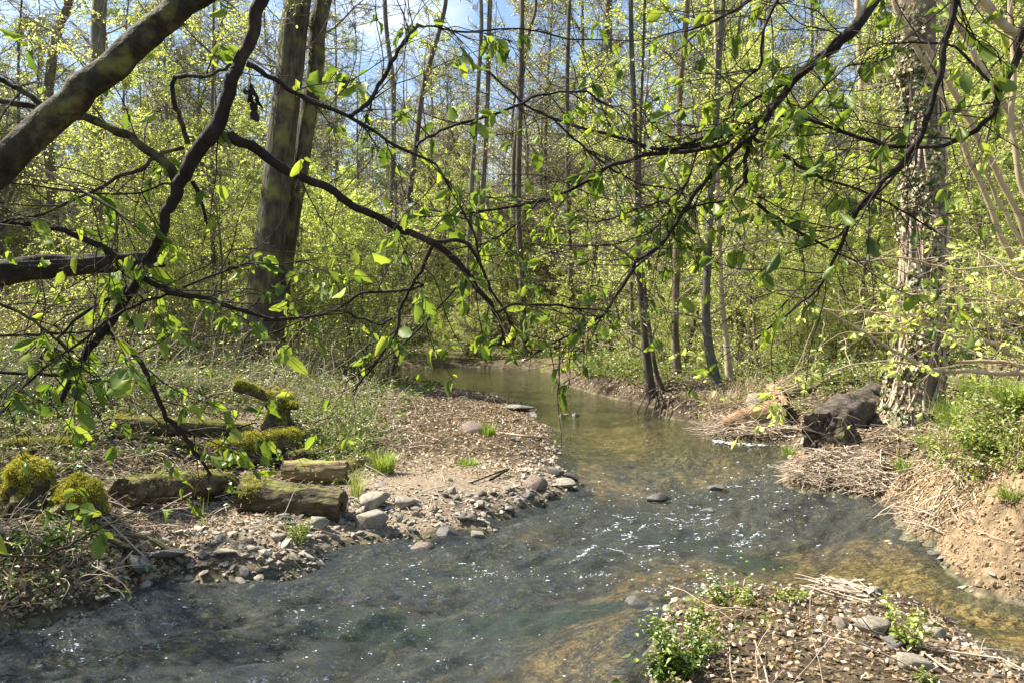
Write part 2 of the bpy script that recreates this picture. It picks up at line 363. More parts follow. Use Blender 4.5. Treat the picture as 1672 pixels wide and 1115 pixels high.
M['twig'] = surf('bare_twig', [(.3, (.14, .11, .085)), (.7, (.34, .28, .22))], scale=3, bump=0)
M['twig_dark'] = surf('dark_twig', [(.3, (.02, .015, .011)), (.7, (.065, .05, .035))], scale=6, bump=0)
M['stick'] = surf('weathered_stick', [(.25, (.07, .045, .03)), (.5, (.20, .145, .10)), (.8, (.42, .34, .25))], scale=12, bump=.4, bdist=.004, use_rnd=True)
M['log_old'] = surf('old_log_bark', [(.3, (.028, .022, .014)), (.5, (.075, .058, .034)), (.75, (.22, .17, .10))], scale=16, bump=1.0, bdist=.04, stretch=(.4, 1, 1), moss=((.18, .18, .035), .72, .95), moss_up=.35, moss_scale=14, bscale=22)
M['log_dark'] = surf('wet_dark_log', [(.3, (.02, .016, .013)), (.5, (.08, .064, .05)), (.75, (.22, .18, .14))], scale=11, bump=1.0, bdist=.04, moss=((.15, .15, .05), .66, .8), moss_scale=3)
M['log_split'] = surf('split_wood', [(.3, (.06, .04, .022)), (.5, (.24, .17, .09)), (.75, (.50, .39, .23))], scale=7, bump=1.0, bdist=.04, stretch=(.25, 1, 3), moss=((.24, .24, .05), .66, .8), moss_up=.25)
M['log_rot'] = surf('rotten_orange_wood', [(.3, (.10, .055, .03)), (.5, (.26, .16, .09)), (.75, (.45, .32, .2))], scale=6, bump=1.0, bdist=.04, stretch=(.3, 1, 1.5))
M['endwood'] = surf('sawn_end', [(.3, (.04, .03, .02)), (.7, (.16, .12, .07))], scale=14, bump=.6, bdist=.01)
M['stone'] = surf('limestone', [(.2, (.10, .088, .065)), (.45, (.26, .23, .175)), (.8, (.48, .43, .335))], scale=6, bump=.7, bdist=.012, moss=((.16, .16, .07), .62, .74), use_rnd=False, moss_scale=9, bscale=25)
M['stone_dark'] = surf('dark_wet_stone', [(.25, (.035, .033, .030)), (.55, (.10, .093, .08)), (.8, (.2, .185, .16))], scale=8, bump=.6, bdist=.01, rough=.4, spec=.5, moss=((.07, .09, .035), .6, .74), bscale=25)
M['stone_brown'] = surf('brown_stone', [(.25, (.10, .075, .055)), (.55, (.22, .17, .13)), (.8, (.36, .3, .24))], scale=5, bump=.4, bdist=.01, bscale=25)
M['gravel'] = surf('gravel_chips', [(.1, (.045, .04, .032)), (.5, (.16, .137, .105)), (.95, (.40, .35, .27))], scale=9, bump=.4, bdist=.006, use_rnd=True)

def ground_mat():
    m, t, o = newmat('woodland_ground'); c = N(t, 'TexCoord')
    def noise(sc, de=8, ro=.6):
        n = N(t, 'TexNoise'); n.inputs['Scale'].default_value = sc; n.inputs['Detail'].default_value = de; n.inputs['Roughness'].default_value = ro; t.links.new(c.outputs['Object'], n.inputs[0]); return n
    nA = noise(9, 10, .7); nB = noise(28, 6, .7); nC = noise(2.2, 6)
    soil = ramp(t, nA.outputs[0], [(.3, (.025, .018, .011)), (.52, (.09, .066, .04)), (.75, (.24, .19, .12))])
    sand = ramp(t, nB.outputs[0], [(.25, (.10, .075, .05)), (.5, (.25, .195, .13)), (.75, (.42, .34, .235))])
    earth = ramp(t, nA.outputs[0], [(.3, (.08, .056, .034)), (.52, (.235, .17, .10)), (.75, (.40, .31, .19))])
    moss = ramp(t, nB.outputs[0], [(.3, (.06, .075, .018)), (.7, (.22, .23, .05))])
    bed = ramp(t, nA.outputs[0], [(.3, (.035, .034, .024)), (.5, (.13, .115, .068)), (.7, (.32, .27, .155))])
    gold = ramp(t, nA.outputs[0], [(.3, (.27, .18, .07)), (.55, (.52, .36, .15)), (.75, (.66, .48, .23))])
    alg_wave = ramp(t, nB.outputs[0], [(.3, (.015, .04, .015)), (.7, (.06, .13, .04))])
    cur = soil.outputs[0]
    for nm, s in (('sand', sand), ('earth', earth), ('moss', moss), ('bed', bed), ('gold', gold), ('algae_and_dark_wave', alg_wave)):
        a = N(t, 'Attribute', attribute_name=nm)
        ad = N(t, 'Math', operation='ADD'); t.links.new(a.outputs['Fac'], ad.inputs[0])
        nn = N(t, 'Math', operation='MULTIPLY_ADD'); nn.inputs[1].default_value = .9; nn.inputs[2].default_value = -.45; t.links.new(nC.outputs[0], nn.inputs[0]); t.links.new(nn.outputs[0], ad.inputs[1])
        r = ramp(t, ad.outputs[0], [(.35, (0, 0, 0)), (.62, (1, 1, 1))])
        mm = N(t, 'MixRGB'); t.links.new(r.outputs[0], mm.inputs[0]); t.links.new(cur, mm.inputs[1]); t.links.new(s.outputs[0], mm.inputs[2]); cur = mm.outputs[0]
    b = N(t, 'BsdfPrincipled'); b.inputs['Roughness'].default_value = .9; b.inputs['Specular IOR Level'].default_value = .15
    t.links.new(cur, b.inputs['Base Color'])
    bp = N(t, 'Bump'); bp.inputs['Strength'].default_value = .9; bp.inputs['Distance'].default_value = .03
    t.links.new(nB.outputs[0], bp.inputs['Height']); t.links.new(bp.outputs[0], b.inputs['Normal']); t.links.new(b.outputs[0], o.inputs[0]); return m
M['ground'] = ground_mat()

def water_mat():
    m, t, o = newmat('stream_water'); c = N(t, 'TexCoord'); mp = N(t, 'Mapping'); mp.inputs['Rotation'].default_value = (0, 0, math.radians(-28)); mp.inputs['Scale'].default_value = (1, 2.1, 1)
    t.links.new(c.outputs['Object'], mp.inputs[0])
    n1 = N(t, 'TexNoise'); n1.inputs['Scale'].default_value = 4.2; n1.inputs['Detail'].default_value = 5; n1.inputs['Distortion'].default_value = .9; t.links.new(mp.outputs[0], n1.inputs[0])
    n2 = N(t, 'TexNoise'); n2.inputs['Scale'].default_value = 17; n2.inputs['Detail'].default_value = 3; n2.inputs['Distortion'].default_value = .8; t.links.new(mp.outputs[0], n2.inputs[0])
    at = N(t, 'Attribute', attribute_name='riffle')
    b1 = N(t, 'Bump'); b1.inputs['Distance'].default_value = .34; b2 = N(t, 'Bump'); b2.inputs['Distance'].default_value = .05
    s1 = N(t, 'Math', operation='MULTIPLY_ADD'); s1.inputs[1].default_value = 1.0; s1.inputs[2].default_value = .03; t.links.new(at.outputs['Fac'], s1.inputs[0])
    t.links.new(s1.outputs[0], b1.inputs['Strength']); t.links.new(s1.outputs[0], b2.inputs['Strength'])
    t.links.new(n1.outputs[0], b1.inputs['Height']); t.links.new(n2.outputs[0], b2.inputs['Height']); t.links.new(b1.outputs[0], b2.inputs['Normal'])
    tr = N(t, 'BsdfTransparent'); tr.inputs[0].default_value = (.86, .87, .78, 1)
    df = N(t, 'BsdfDiffuse'); df.inputs[0].default_value = (.15, .17, .17, 1)
    rc = ramp(t, at.outputs['Fac'], [(.05, (.25, .24, .10)), (.35, (.17, .175, .125)), (.8, (.135, .155, .16))]); t.links.new(rc.outputs[0], df.inputs[0])
    ms = N(t, 'MixShader'); ms.inputs[0].default_value = .10; t.links.new(tr.outputs[0], ms.inputs[1]); t.links.new(df.outputs[0], ms.inputs[2])
    mr = N(t, 'MapRange'); mr.inputs['To Min'].default_value = .10; mr.inputs['To Max'].default_value = .18; t.links.new(at.outputs['Fac'], mr.inputs['Value']); t.links.new(mr.outputs[0], ms.inputs[0])
    gl = N(t, 'BsdfGlossy'); gl.inputs['Roughness'].default_value = .03; t.links.new(b2.outputs[0], gl.inputs['Normal'])
    fr = N(t, 'Fresnel'); fr.inputs[0].default_value = 1.5; t.links.new(b2.outputs[0], fr.inputs['Normal'])
    mm = N(t, 'MixShader'); t.links.new(fr.outputs[0], mm.inputs[0]); t.links.new(ms.outputs[0], mm.inputs[1]); t.links.new(gl.outputs[0], mm.inputs[2])
    t.links.new(mm.outputs[0], o.inputs[0]); return m
M['water'] = water_mat()
mf, tf, of = newmat('white_foam_and_glints'); _b = N(tf, 'BsdfPrincipled'); _b.inputs['Base Color'].default_value = (.82, .85, .86, 1); _b.inputs['Roughness'].default_value = .35; _n = N(tf, 'TexNoise'); _n.inputs['Scale'].default_value = 60
_bp = N(tf, 'Bump'); _bp.inputs['Strength'].default_value = .5; tf.links.new(_n.outputs[0], _bp.inputs['Height']); tf.links.new(_bp.outputs[0], _b.inputs['Normal']); tf.links.new(_b.outputs[0], of.inputs[0]); M['foam'] = mf

# ------------------------------------------------------------------ terrain and water
def gauss(x, y, px, py, rx, ry, z=0):
    c = G0(px, py, z); return np.exp(-(((x-c[0])/rx)**2+((y-c[1])/ry)**2))
def grid_mesh(xs, ys, zf):
    X, Y = np.meshgrid(xs, ys); Z, at = zf(X, Y)
    v = np.stack([X, Y, Z], -1).reshape(-1, 3); nx = len(xs); ny = len(ys)
    i = (np.arange(ny-1)[:, None]*nx+np.arange(nx-1)[None]).ravel()
    return v, np.stack([i, i+1, i+nx+1, i+nx], -1), {k: a.ravel() for k, a in at.items()}
def axis(lo, hi, c0, c1, fine, g):
    a = list(np.arange(c0, c1, fine)); s = fine
    while a[-1] < hi: s = min(s*g, 4.0); a.append(a[-1]+s)
    s = fine
    b = [c0]
    while b[-1] > lo: s = min(s*g, 4.0); b.append(b[-1]-s)
    return np.array(b[::-1][:-1]+a)
def zones(X, Y, d):
    wet = np.clip(.55-d*9, 0, 1)*np.where(d > 0, .8, 1)
    sand = np.where(d > 0, gauss(X, Y, 740, 800, 1.6, 1.3)+.9*gauss(X, Y, 430, 890, 1.5, .8)+.6*gauss(X, Y, 1500, 1060, 1, .5), 0)
    earth = np.where(d > 0, np.clip((X-2.7)/.4, 0, 1)*np.clip((6.8-Y)/.6, 0, 1)*np.clip((Y-2.5), 0, 1), 0)
    moss = np.where(d > 0, .25*np.clip((-1.8-X)/1.2, 0, 1)*np.clip((12-Y)/3, 0, 1)+.35*np.clip((Y-14)/10, 0, 1)+.4*(X > 4)*(Y > 6), 0)
    gold = np.clip((-d-.10)*8, 0, 1)*np.where(d < 0, 2.2*gauss(X, Y, 1420, 930, 1.5, 1.0)+1.6*gauss(X, Y, 1620, 1040, 1.3, .8)+.9*gauss(X, Y, 1030, 1070, .7, .55)+.7*gauss(X, Y, 960, 770, .8, 1.3)+.5*gauss(X, Y, 780, 850, .7, .5)+.55*gauss(X, Y, 1010, 690, 1.4, 3.0)+.4*gauss(X, Y, 1200, 750, .8, 1), 0)
    alg_wave = np.where(d < 0, gauss(X, Y, 930, 940, .5, .28)+gauss(X, Y, 1225, 870, .35, .4)+.9*gauss(X, Y, 650, 960, .8, .25)+.8*gauss(X, Y, 330, 1060, 1.0, .25)+.7*gauss(X, Y, 540, 1075, .4, .2)+.6*gauss(X, Y, 1110, 830, .5, .4), 0)  # wide low term paints a dark wave's tone onto the bed
    return dict(sand=sand*.9, earth=earth, moss=moss, bed=wet, gold=np.clip(gold, 0, 1.2), algae_and_dark_wave=np.clip(alg_wave, 0, 1))
def terr(X, Y):
    d = _sdf(X, Y); return _ground(X, Y, d), zones(X, Y, d)
xs = axis(-90, 90, -6, 6, .05, 1.04); ys = axis(-8, 170, 2.4, 9, .04, 1.014)
v, q, at = grid_mesh(xs, ys, terr)
struct(MB().add(v, q).build('ground', M['ground'], vattr=at))

FD = np.array([-0.80, -0.60])   # flow direction
def riff(X, Y):
    r = 1.0/(1+np.exp((Y-8.6)/.7)) + .12/(1+np.exp((Y-12)/1.5))
    calm = np.minimum(1.5*np.exp(-(((X-2.7)/1.45)**2+((Y-4.6)/.95)**2)), 1)
    return np.clip(r*(1-.85*calm), .03, 1)
def wat(X, Y):
    a = X*FD[0]+Y*FD[1]; b = -X*FD[1]+Y*FD[0]; r = riff(X, Y)
    wa = a+0.25*fbm(X*1.3, Y*1.3, s=40, o=2); wb = b+.2*fbm(X*1.1, Y*1.1, s=41, o=2)
    z = .085*fbm(wa*2.0, wb*3.8, s=20, o=3)+.022*(1-np.abs(vn(wa*5, wb*9.5, s=23)))-.015+.009*vn(wa*11, wb*20, s=24)
    for (px, py, A, sx, sy) in ((700, 955, .05, .7, .10), (600, 975, -.045, .6, .09), (930, 905, .045, .35, .08), (760, 985, -.03, .5, .08), (1100, 985, -.025, .5, .15), (1230, 860, .02, .3, .15), (300, 985, .018, .7, .12)):
        c = G0(px, py); z = z+A*np.exp(-(((X-c[0])/sx)**2+((Y-c[1])/sy)**2))
    return z*r-.004, dict(riffle=r)
xs = np.arange(-7.5, 7, .028); yl = [1.2]; s = .022
while yl[-1] < 33: yl.append(yl[-1]+s); s = .022 if yl[-1] < 7 else min(s*1.02, .3)
v, q, at = grid_mesh(xs, np.array(yl), wat)
dd = sdf(v[:, 0], v[:, 1]); keep = (dd[q] < .12).any(1); q = q[keep]
used = np.zeros(len(v), bool); used[q.ravel()] = True; rm = np.cumsum(used)-1
struct(MB().add(v[used], rm[q]).build('stream_water', M['water'], vattr={'riffle': at['riffle'][used]}))
print('terrain ok')

# ------------------------------------------------------------------ tree builders
def trunk_tube(pts, n, sides, seed, amp=.08, fr=2.0):
    """pts rows x,y,z,r"""
    p = smooth_path(pts, n)
    return tubes(p[None, :, :3], p[None, :, 3], sides, disp=lambda v: amp*fbm(v[:, 0]*fr*3, v[:, 1]*fr*3, v[:, 2]*fr, s=seed, o=3)), p
def crown(p, R, nb, t0, spread, nsub, ntw, leafn, leafL, up=.35, br=.03, leaf_t0=0., wide=.36, tw_r=.006, droop=-.02):
    """limbs, twigs and leaves from a trunk path p (n,4). returns (MB limbs, MB twigs, MB leaves)"""
    T = p[None, :, :3]; h = p[-1, 2]-p[0, 2]
    t = R.uniform(t0, 1, nb)**.85; st, _ = along(T, np.zeros(nb, int), t)
    az = R.uniform(0, 2*np.pi, nb); d = np.stack([np.cos(az), np.sin(az), R.uniform(up*.3, up*1.9, nb)], -1)
    L = spread*(1.15-.75*t)*R.uniform(.6, 1.2, nb); b = grow(st, d, L, 8, .16, .03, R)
    lim = MB(); rr = br*(1.2-.8*t)[:, None]*np.linspace(1, .25, 8)[None]; v, q, _ = tubes(b, rr, 4); lim.add(v, q)
    m = nb*nsub; bi = R.integers(0, nb, m); tt = R.uniform(.15, 1, m); s0, d0 = along(b, bi, tt)
    sb = grow(s0, d0+R.normal(size=(m, 3))*[.8, .8, .35], L[bi]*(.5-.25*tt)*R.uniform(.6, 1.2, m), 6, .2, droop, R)
    v, q, _ = tubes(sb, np.linspace(1.5, .7, 6)[None]*np.full((m, 1), tw_r), 3); lim.add(v, q)
    k = m*ntw; ti = R.integers(0, m, k); tt = R.uniform(.1, 1, k); s1, d1 = along(sb, ti, tt)
    tl = L[bi[ti]]*.2*R.uniform(.5, 1.3, k)
    tw = grow(s1, d1+R.normal(size=(k, 3))*[.8, .8, .4], tl, 4, .25, droop, R)
    twm = MB(); v, q, _ = tubes(tw, np.linspace(.9, .4, 4)[None]*np.full((k, 1), tw_r), 3); twm.add(v, q)
    lv = MB()
    if leafn:
        li = R.integers(0, k, leafn); c, dl = along(tw, li, R.uniform(0.1, 1, leafn)); ok = c[:, 2] > p[0, 2]+leaf_t0*h
        c = c[ok]; dl = dl[ok]; n = len(c); c = c+R.normal(size=(n, 3))*.02
        nm = nrm(R.normal(size=(n, 3))*[.55, .55, .3]+[0, 0, 1]); v, q = kites(c, dl*.5+R.normal(size=(n, 3))*[.7, .7, .3]+[0, 0, -.25], nm, leafL*R.uniform(.55, 1.25, n), wide)
        lv.add(v, q, rq=np.clip(R.normal(.5, .22, n), 0, 1))
    return lim, twm, lv

PROTO = {}
def make_proto(kind, seed):
    R = np.random.default_rng(seed); parts = []
    if kind == 'tall':        # bare canopy tree
        h = R.uniform(15, 21); r = R.uniform(.11, .2); lean = R.normal(size=2)*.5
        pts = [(0, 0, -.4, r*1.5), (0, 0, .3, r*1.1)]+[(lean[0]*k/5+R.normal()*.18, lean[1]*k/5+R.normal()*.18, h*k/5, r*(1-.17*k)) for k in range(1, 6)]
        (v, q, _), p = trunk_tube(pts, 22, 8, seed); tm = MB().add(v, q)
        lim, tw, lv = crown(p, R, 50, .15, 4.2, 12, 8, 5000, .075, up=.8, br=.045, tw_r=.009)
        mats = ('bark_brown' if seed % 2 else 'bark_grey', 'twig', 'twig', 'leaf_spring')
    elif kind == 'slim':      # slim pole with sparse leafy crown
        h = R.uniform(8, 13); r = R.uniform(.05, .085); lean = R.normal(size=2)*.5
        pts = [(0, 0, -.3, r*1.4), (0, 0, .2, r*1.1)]+[(lean[0]*k/5+R.normal()*.15, lean[1]*k/5+R.normal()*.15, h*k/5, r*(1-.17*k)) for k in range(1, 6)]
        (v, q, _), p = trunk_tube(pts, 20, 7, seed); tm = MB().add(v, q)
        lim, tw, lv = crown(p, R, 46, .08, 2.7, 9, 6, 8800, .066, up=.35, br=.02, tw_r=.005)
        mats = ('bark_brown' if seed % 2 else 'bark_grey', 'twig', 'twig', 'leaf_spring')
    elif kind == 'bush':      # multi-stemmed leafy understorey
        tm = MB(); lim = MB(); tw = MB(); lv = MB()
        for s in range(5):
            h = R.uniform(3.6, 7.0); r = R.uniform(.018, .035); a = R.uniform(0, 6.28); o = R.uniform(.05, .2); ln = R.uniform(.5, 1.8)
            pts = [(math.cos(a)*(o+ln*(k/4)**1.3)+R.normal()*.06, math.sin(a)*(o+ln*(k/4)**1.3)+R.normal()*.06, -.2+h*k/4, r*(1-.2*k)) for k in range(5)]
            (v, q, _), p = trunk_tube(pts, 14, 6, seed+s); tm.add(v, q)
            a1, a2, a3 = crown(p, R, 18, .06, 1.8, 7, 4, 2700, .062, up=.25, br=.010, tw_r=.0035)
            for dst, src in ((lim, a1), (tw, a2), (lv, a3)):
                for k in range(len(src.v)): pass
                off = dst.n
                dst.v += src.v; dst.q += [x+off for x in src.q]; dst.qr += src.qr; dst.qm += src.qm; dst.n += src.n
        mats = ('bark_brown', 'twig', 'twig', 'leaf_spring' if seed % 3 else 'leaf_deep')
    return dict(h=None, tm=tm, lim=lim, tw=tw, lv=lv, mats=mats)
def inst(kind, seed, loc, rz, sc, label, cat, group):
    key = (kind, seed); name = {'tall': 'woodland_tree', 'slim': 'slender_tree', 'bush': 'leafy_sapling'}[kind]
    if key not in PROTO:
        d = make_proto(kind, seed); mm = d['mats']
        root = thing(name, label, cat, (0, 0, 0), group); ps = []
        ps.append(d['tm'].build('stem' if kind == 'bush' else 'trunk', M[mm[0]], root)); ps.append(d['lim'].build('limbs', M[mm[1]], root))
        ps.append(d['tw'].build('twigs', M[mm[2]], root)); ps.append(d['lv'].build('foliage', M[mm[3]], root, smooth=False))
        root.location = loc; root.rotation_euler = (0, 0, rz); root.scale = (sc, sc, sc); PROTO[key] = (root, ps); return root
    root, ps = PROTO[key]; r = copy_tree(root, ps, loc, rz, sc); r['label'] = label; r['category'] = cat; r['group'] = group; return r

def own_tree(name, label, px_path, Y, mat, group=None, sides=12, base=None, leaf=1200, nb=22, spread=2.6, t0=.25, seed=1, leafL=.06, top=None, lmat='leaf_spring', extra=None, tw_r=.006, br=.03):
    """a trunk whose course is read off the photo at distance Y (metres): px_path rows = (px, py, width_px)"""
    R = np.random.default_rng(seed); rows = []
    for (px, py, w) in px_path: p = P(px, py, Y); rows.append((*p, w/F*Y/2))
    if top: rows.append((rows[-1][0]+top[0], rows[-1][1]+top[1], top[2], top[3]))
    b = rows[0]; root = thing(name, label, 'tree', (b[0], b[1], b[2]), group)
    rows = [(b[0], b[1], b[2]-.35, b[3]*1.15)]+rows
    (v, q, _), p = trunk_tube(rows, 60, sides, seed, amp=.05 if sides > 10 else .08, fr=1.2 if sides > 10 else 3)
    MB().add(v, q).build('trunk', M[mat], root)
    lim, tw, lv = crown(p, R, nb, t0, spread, 8, 5, leaf, leafL, up=.5, br=br, tw_r=tw_r)
    lim.build('limbs', M['twig'], root); tw.build('twigs', M['twig'], root)
    if leaf: lv.build('foliage', M[lmat], root, smooth=False)
    return root, p

# ------------------------------------------------------------------ named trees
def hitY(px, py):
    return hit1(px, py)
# big leaning pair on the left bank
b = hitY(425, 592); Yb = b[1]
bt, bp_ = own_tree('beech_tree', 'big leaning grey trunk with moss down its left side, foremost tree on the left bank', [(418, 592, 84), (421, 560, 66), (428, 500, 56), (435, 440, 51), (444, 370, 48), (453, 290, 46), (463, 200, 44), (475, 100, 43), (486, 0, 42)], Yb, 'bark_beech', sides=20, top=(1.2, 0, 16, .12), nb=16, t0=.72, spread=4, leaf=600, seed=11)
rows = [(*P(px, py, Yb+.5), w/F*Yb/2) for px, py, w in [(448, 540, 40), (458, 460, 36), (470, 380, 33), (487, 290, 30), (503, 190, 28), (517, 100, 27), (528, 0, 27)]]
r0 = thing('beech_tree', 'thinner darker trunk standing close behind the big leaning beech on its right', 'tree', rows[0][:3]); rows = [(rows[0][0]-.1, rows[0][1], rows[0][2]-.9, .4)]+rows+[(rows[-1][0]+1.5, rows[-1][1], 15, .1)]
(v, q, _), p2 = trunk_tube(rows, 34, 14, 4, .08, 1.5); MB().add(v, q).build('trunk', M['bark_beech'], r0)
lim, tw, lv = crown(p2, np.random.default_rng(3), 12, .75, 3.5, 8, 5, 500, .07, up=.6, br=.05, tw_r=.008); lim.build('limbs', M['twig'], r0); tw.build('twigs', M['twig'], r0); lv.build('foliage', M['leaf_spring'], r0, smooth=False)

# ivy-clad tree on the right bank
b = hitY(1490, 700); Yi = b[1]+.25
it, ip = own_tree('ivy_clad_tree', 'stout brown trunk clad in climbing ivy on the right bank', [(1478, 712, 130), (1488, 670, 92), (1500, 600, 74), (1506, 520, 68), (1508, 440, 67), (1510, 340, 62), (1507, 240, 59), (1503, 130, 56), (1497, 0, 54)], Yi, 'bark_ivy', sides=22, top=(.1, .1, 12, .12), nb=10, t0=.75, spread=3, leaf=300, seed=21)
R = np.random.default_rng(5); n = 17000
T = ip[None, :, :3]; t = R.uniform(.02, .93, n); c, tg = along(T, np.zeros(n, int), t); rad = np.interp(t, np.linspace(0, 1, len(ip)), ip[:, 3])
az = R.vonmises(math.pi*1.2, .8, n); az = np.where(R.uniform(size=n) < .12, R.uniform(0, 6.28, n), az)
keep = (fbm(az*2, t*16, s=77, o=3) + np.where(c[:, 2] > 1.6, .08, -.12) > .0) & ((np.cos(az) < .35) | (R.uniform(size=n) < .12)); az = az[keep]; c = c[keep]; rad = rad[keep]; n = len(c)
o_ = np.stack([np.cos(az), np.sin(az), np.zeros(n)], -1); c = c+o_*(rad*1.0+R.uniform(.01, .07, n))[:, None]
hgt = c[:, 2]; v, q = kites(c, R.normal(size=(n, 3))*.5+[0, 0, -.9]+o_*.4, o_+R.normal(size=(n, 3))*.3, R.uniform(.03, .065, n), .45)
mb = MB().add(v, q, rq=np.clip(R.normal(.55, .25, n)-np.where(R.uniform(size=n) < .22, .45, 0), 0, 1)); mb.build('ivy', M['ivy'], it, smooth=False)
mb = MB()
for k in range(26):
    a0 = R.uniform(2.2, 5.2); pts = []
    for j in range(14):
        tt = .01+j*.066; cc, _ = along(T, np.zeros(1, int), np.array([tt])); rr = np.interp(tt, np.linspace(0, 1, len(ip)), ip[:, 3]); a1 = a0+.35*math.sin(j*.9+k)+.04*j*(1 if k % 2 else -1)
        pts.append(cc[0]+np.array([math.cos(a1), math.sin(a1), 0])*(rr+.012))
    v, q, _ = tubes(smooth_path(np.array([(*p, 1) for p in pts]), 40)[None, :, :3], np.full((1, 40), R.uniform(.006, .017)), 5); mb.add(v, q)
mb.build('vine_stems', M['stick'], it)

own = [
 ('slender_tree', 'slim dark leaning trunk at the water edge with exposed roots on the right bank', [(1066,652,26),(1060,620,20),(1052,540,15),(1044,440,13),(1040,340,12),(1036,200,11),(1030,0,9)], 'bark_mid', 'r'),
 ('slender_tree', 'thinner dark stem crossing close to the leaning trunk with exposed roots', [(1082,640,12),(1070,600,9),(1058,520,8),(1048,420,7),(1045,300,6),(1048,150,5)], 'bark_mid', 'r'),
 ('slender_tree', 'straight grey-brown trunk just behind and right of the leaning trunk with roots', [(1106,612,20),(1102,540,15),(1104,440,15),(1106,300,13),(1110,150,12),(1122,0,11)], 'bark_brown', 'r'),
 ('slender_tree', 'mossy pale-based trunk above the dry grass, left one of two pale trunks', [(1170,632,24),(1158,570,19),(1152,500,17),(1156,420,16),(1160,340,14),(1168,220,13),(1174,100,12),(1180,0,11)], 'bark_grey', 'r'),
 ('slender_tree', 'thin pale straight trunk above the dry grass, right one of two pale trunks', [(1192,628,18),(1186,560,12),(1178,480,10),(1175,400,10),(1172,300,9),(1170,150,8),(1166,0,8)], 'bark_pale', 'r'),
 ('slender_tree', 'short dark slanting stem between the grey-brown trunk and the two pale trunks', [(1118,600,10),(1128,550,9),(1140,505,8),(1160,470,5)], 'bark_mid', 'r'),
 ('woodland_tree', 'large straight grey trunk behind the bend on the right of the pool', [(990,572,34),(990,500,22),(990,400,20),(990,250,20),(992,100,18),(993,0,17)], 'bark_grey', 30),
 ('slender_tree', 'mossy trunk on the far bank left of centre above the pool', [(763,585,16),(762,540,12),(765,430,10),(770,300,10),(780,150,9),(785,0,8)], 'bark_grey', 30),
 ('slender_tree', 'dark twin-stemmed trunk on the far bank next to the mossy one', [(782,588,20),(775,540,15),(776,450,12),(786,350,10),(795,200,9),(800,0,9)], 'bark_brown', 30),
 ('slender_tree', 'trunk with a flared foot on the far bank at the right end of the pool', [(862,580,22),(856,540,14),(851,440,12),(846,330,12),(850,150,11),(853,0,9)], 'bark_mid', 30),
 ('slender_tree', 'curved dark trunk bending right against the blue sky', [(640,560,12),(655,470,12),(665,350,12),(680,230,11),(692,140,11),(720,40,9),(730,-20,8)], 'bark_mid', 22),
 ('slender_tree', 'slim grey trunk with a kink left of the curved dark trunk', [(628,560,10),(632,420,10),(640,300,10),(642,150,10),(632,60,9),(628,0,9)], 'bark_grey', 30),
 ('woodland_tree', 'dark upright trunk in the upper left corner behind the mossy limb', [(160,560,32),(158,400,30),(155,200,28),(160,80,27),(163,0,26)], 'bark_grey', 20),
 ('woodland_tree', 'dark curving trunk at the far upper left', [(85,560,22),(88,380,20),(78,200,18),(85,100,18),(98,40,17),(112,-10,15)], 'bark_brown', 24),
 ('slender_tree', 'pale distant trunk seen in the gap left of the ivy-clad tree', [(1408,560,14),(1408,400,13),(1409,250,12),(1406,130,12),(1400,0,11)], 'bark_pale', 26),
 ('slender_tree', 'grey mottled leaning trunk behind the fallen logs right of the pale pair', [(1222,590,14),(1214,540,12),(1200,500,11),(1192,440,9),(1190,300,7)], 'bark_grey', 19),
 ('slender_tree', 'dark slim trunk above the middle of the pool', [(935,590,11),(932,450,10),(928,330,10),(926,150,9),(930,0,8)], 'bark_mid', 30),
 ('slender_tree', 'crooked dark tree in the sky gap right of the curved dark trunk', [(848,560,10),(846,400,9),(838,280,9),(850,160,8),(862,60,7),(875,0,6)], 'bark_mid', 33),
]
for k, (nm, lab, path, mat, Yk) in enumerate(own):
    if Yk == 'r': Yk = hitY(path[0][0], path[0][1])[1]
    else:
        for yy in np.arange(1, 60, 1.0):
            pz = P(path[0][0], path[0][1], Yk)
        pz = P(path[0][0], path[0][1], Yk); gz = float(ground(pz[0], pz[1]))
        # slide the foot down or up to the soil
        pyg = 520+(CAMZ-gz)*F/Yk; path = [(path[0][0], pyg, path[0][2])]+[r_ for r_ in path[1:] if r_[1] < pyg-15]
    path = [(a_, b_, c_*.82) for a_, b_, c_ in path]
    own_tree(nm, lab, path, Yk, mat, sides=9, nb=20 if nm[0] == 's' else 18, t0=.22, spread=2.0 if nm[0] == 's' else 4, leaf=2200 if Yk < 24 else 900, seed=40+k, top=(R.normal()*.3, .2, max(9, CAMZ+560/F*Yk)+2.5, .03), tw_r=.004 if Yk < 20 else .007, br=.018 if nm[0] == 's' else .04)
# roots of the waterside tree
print('named trees ok')

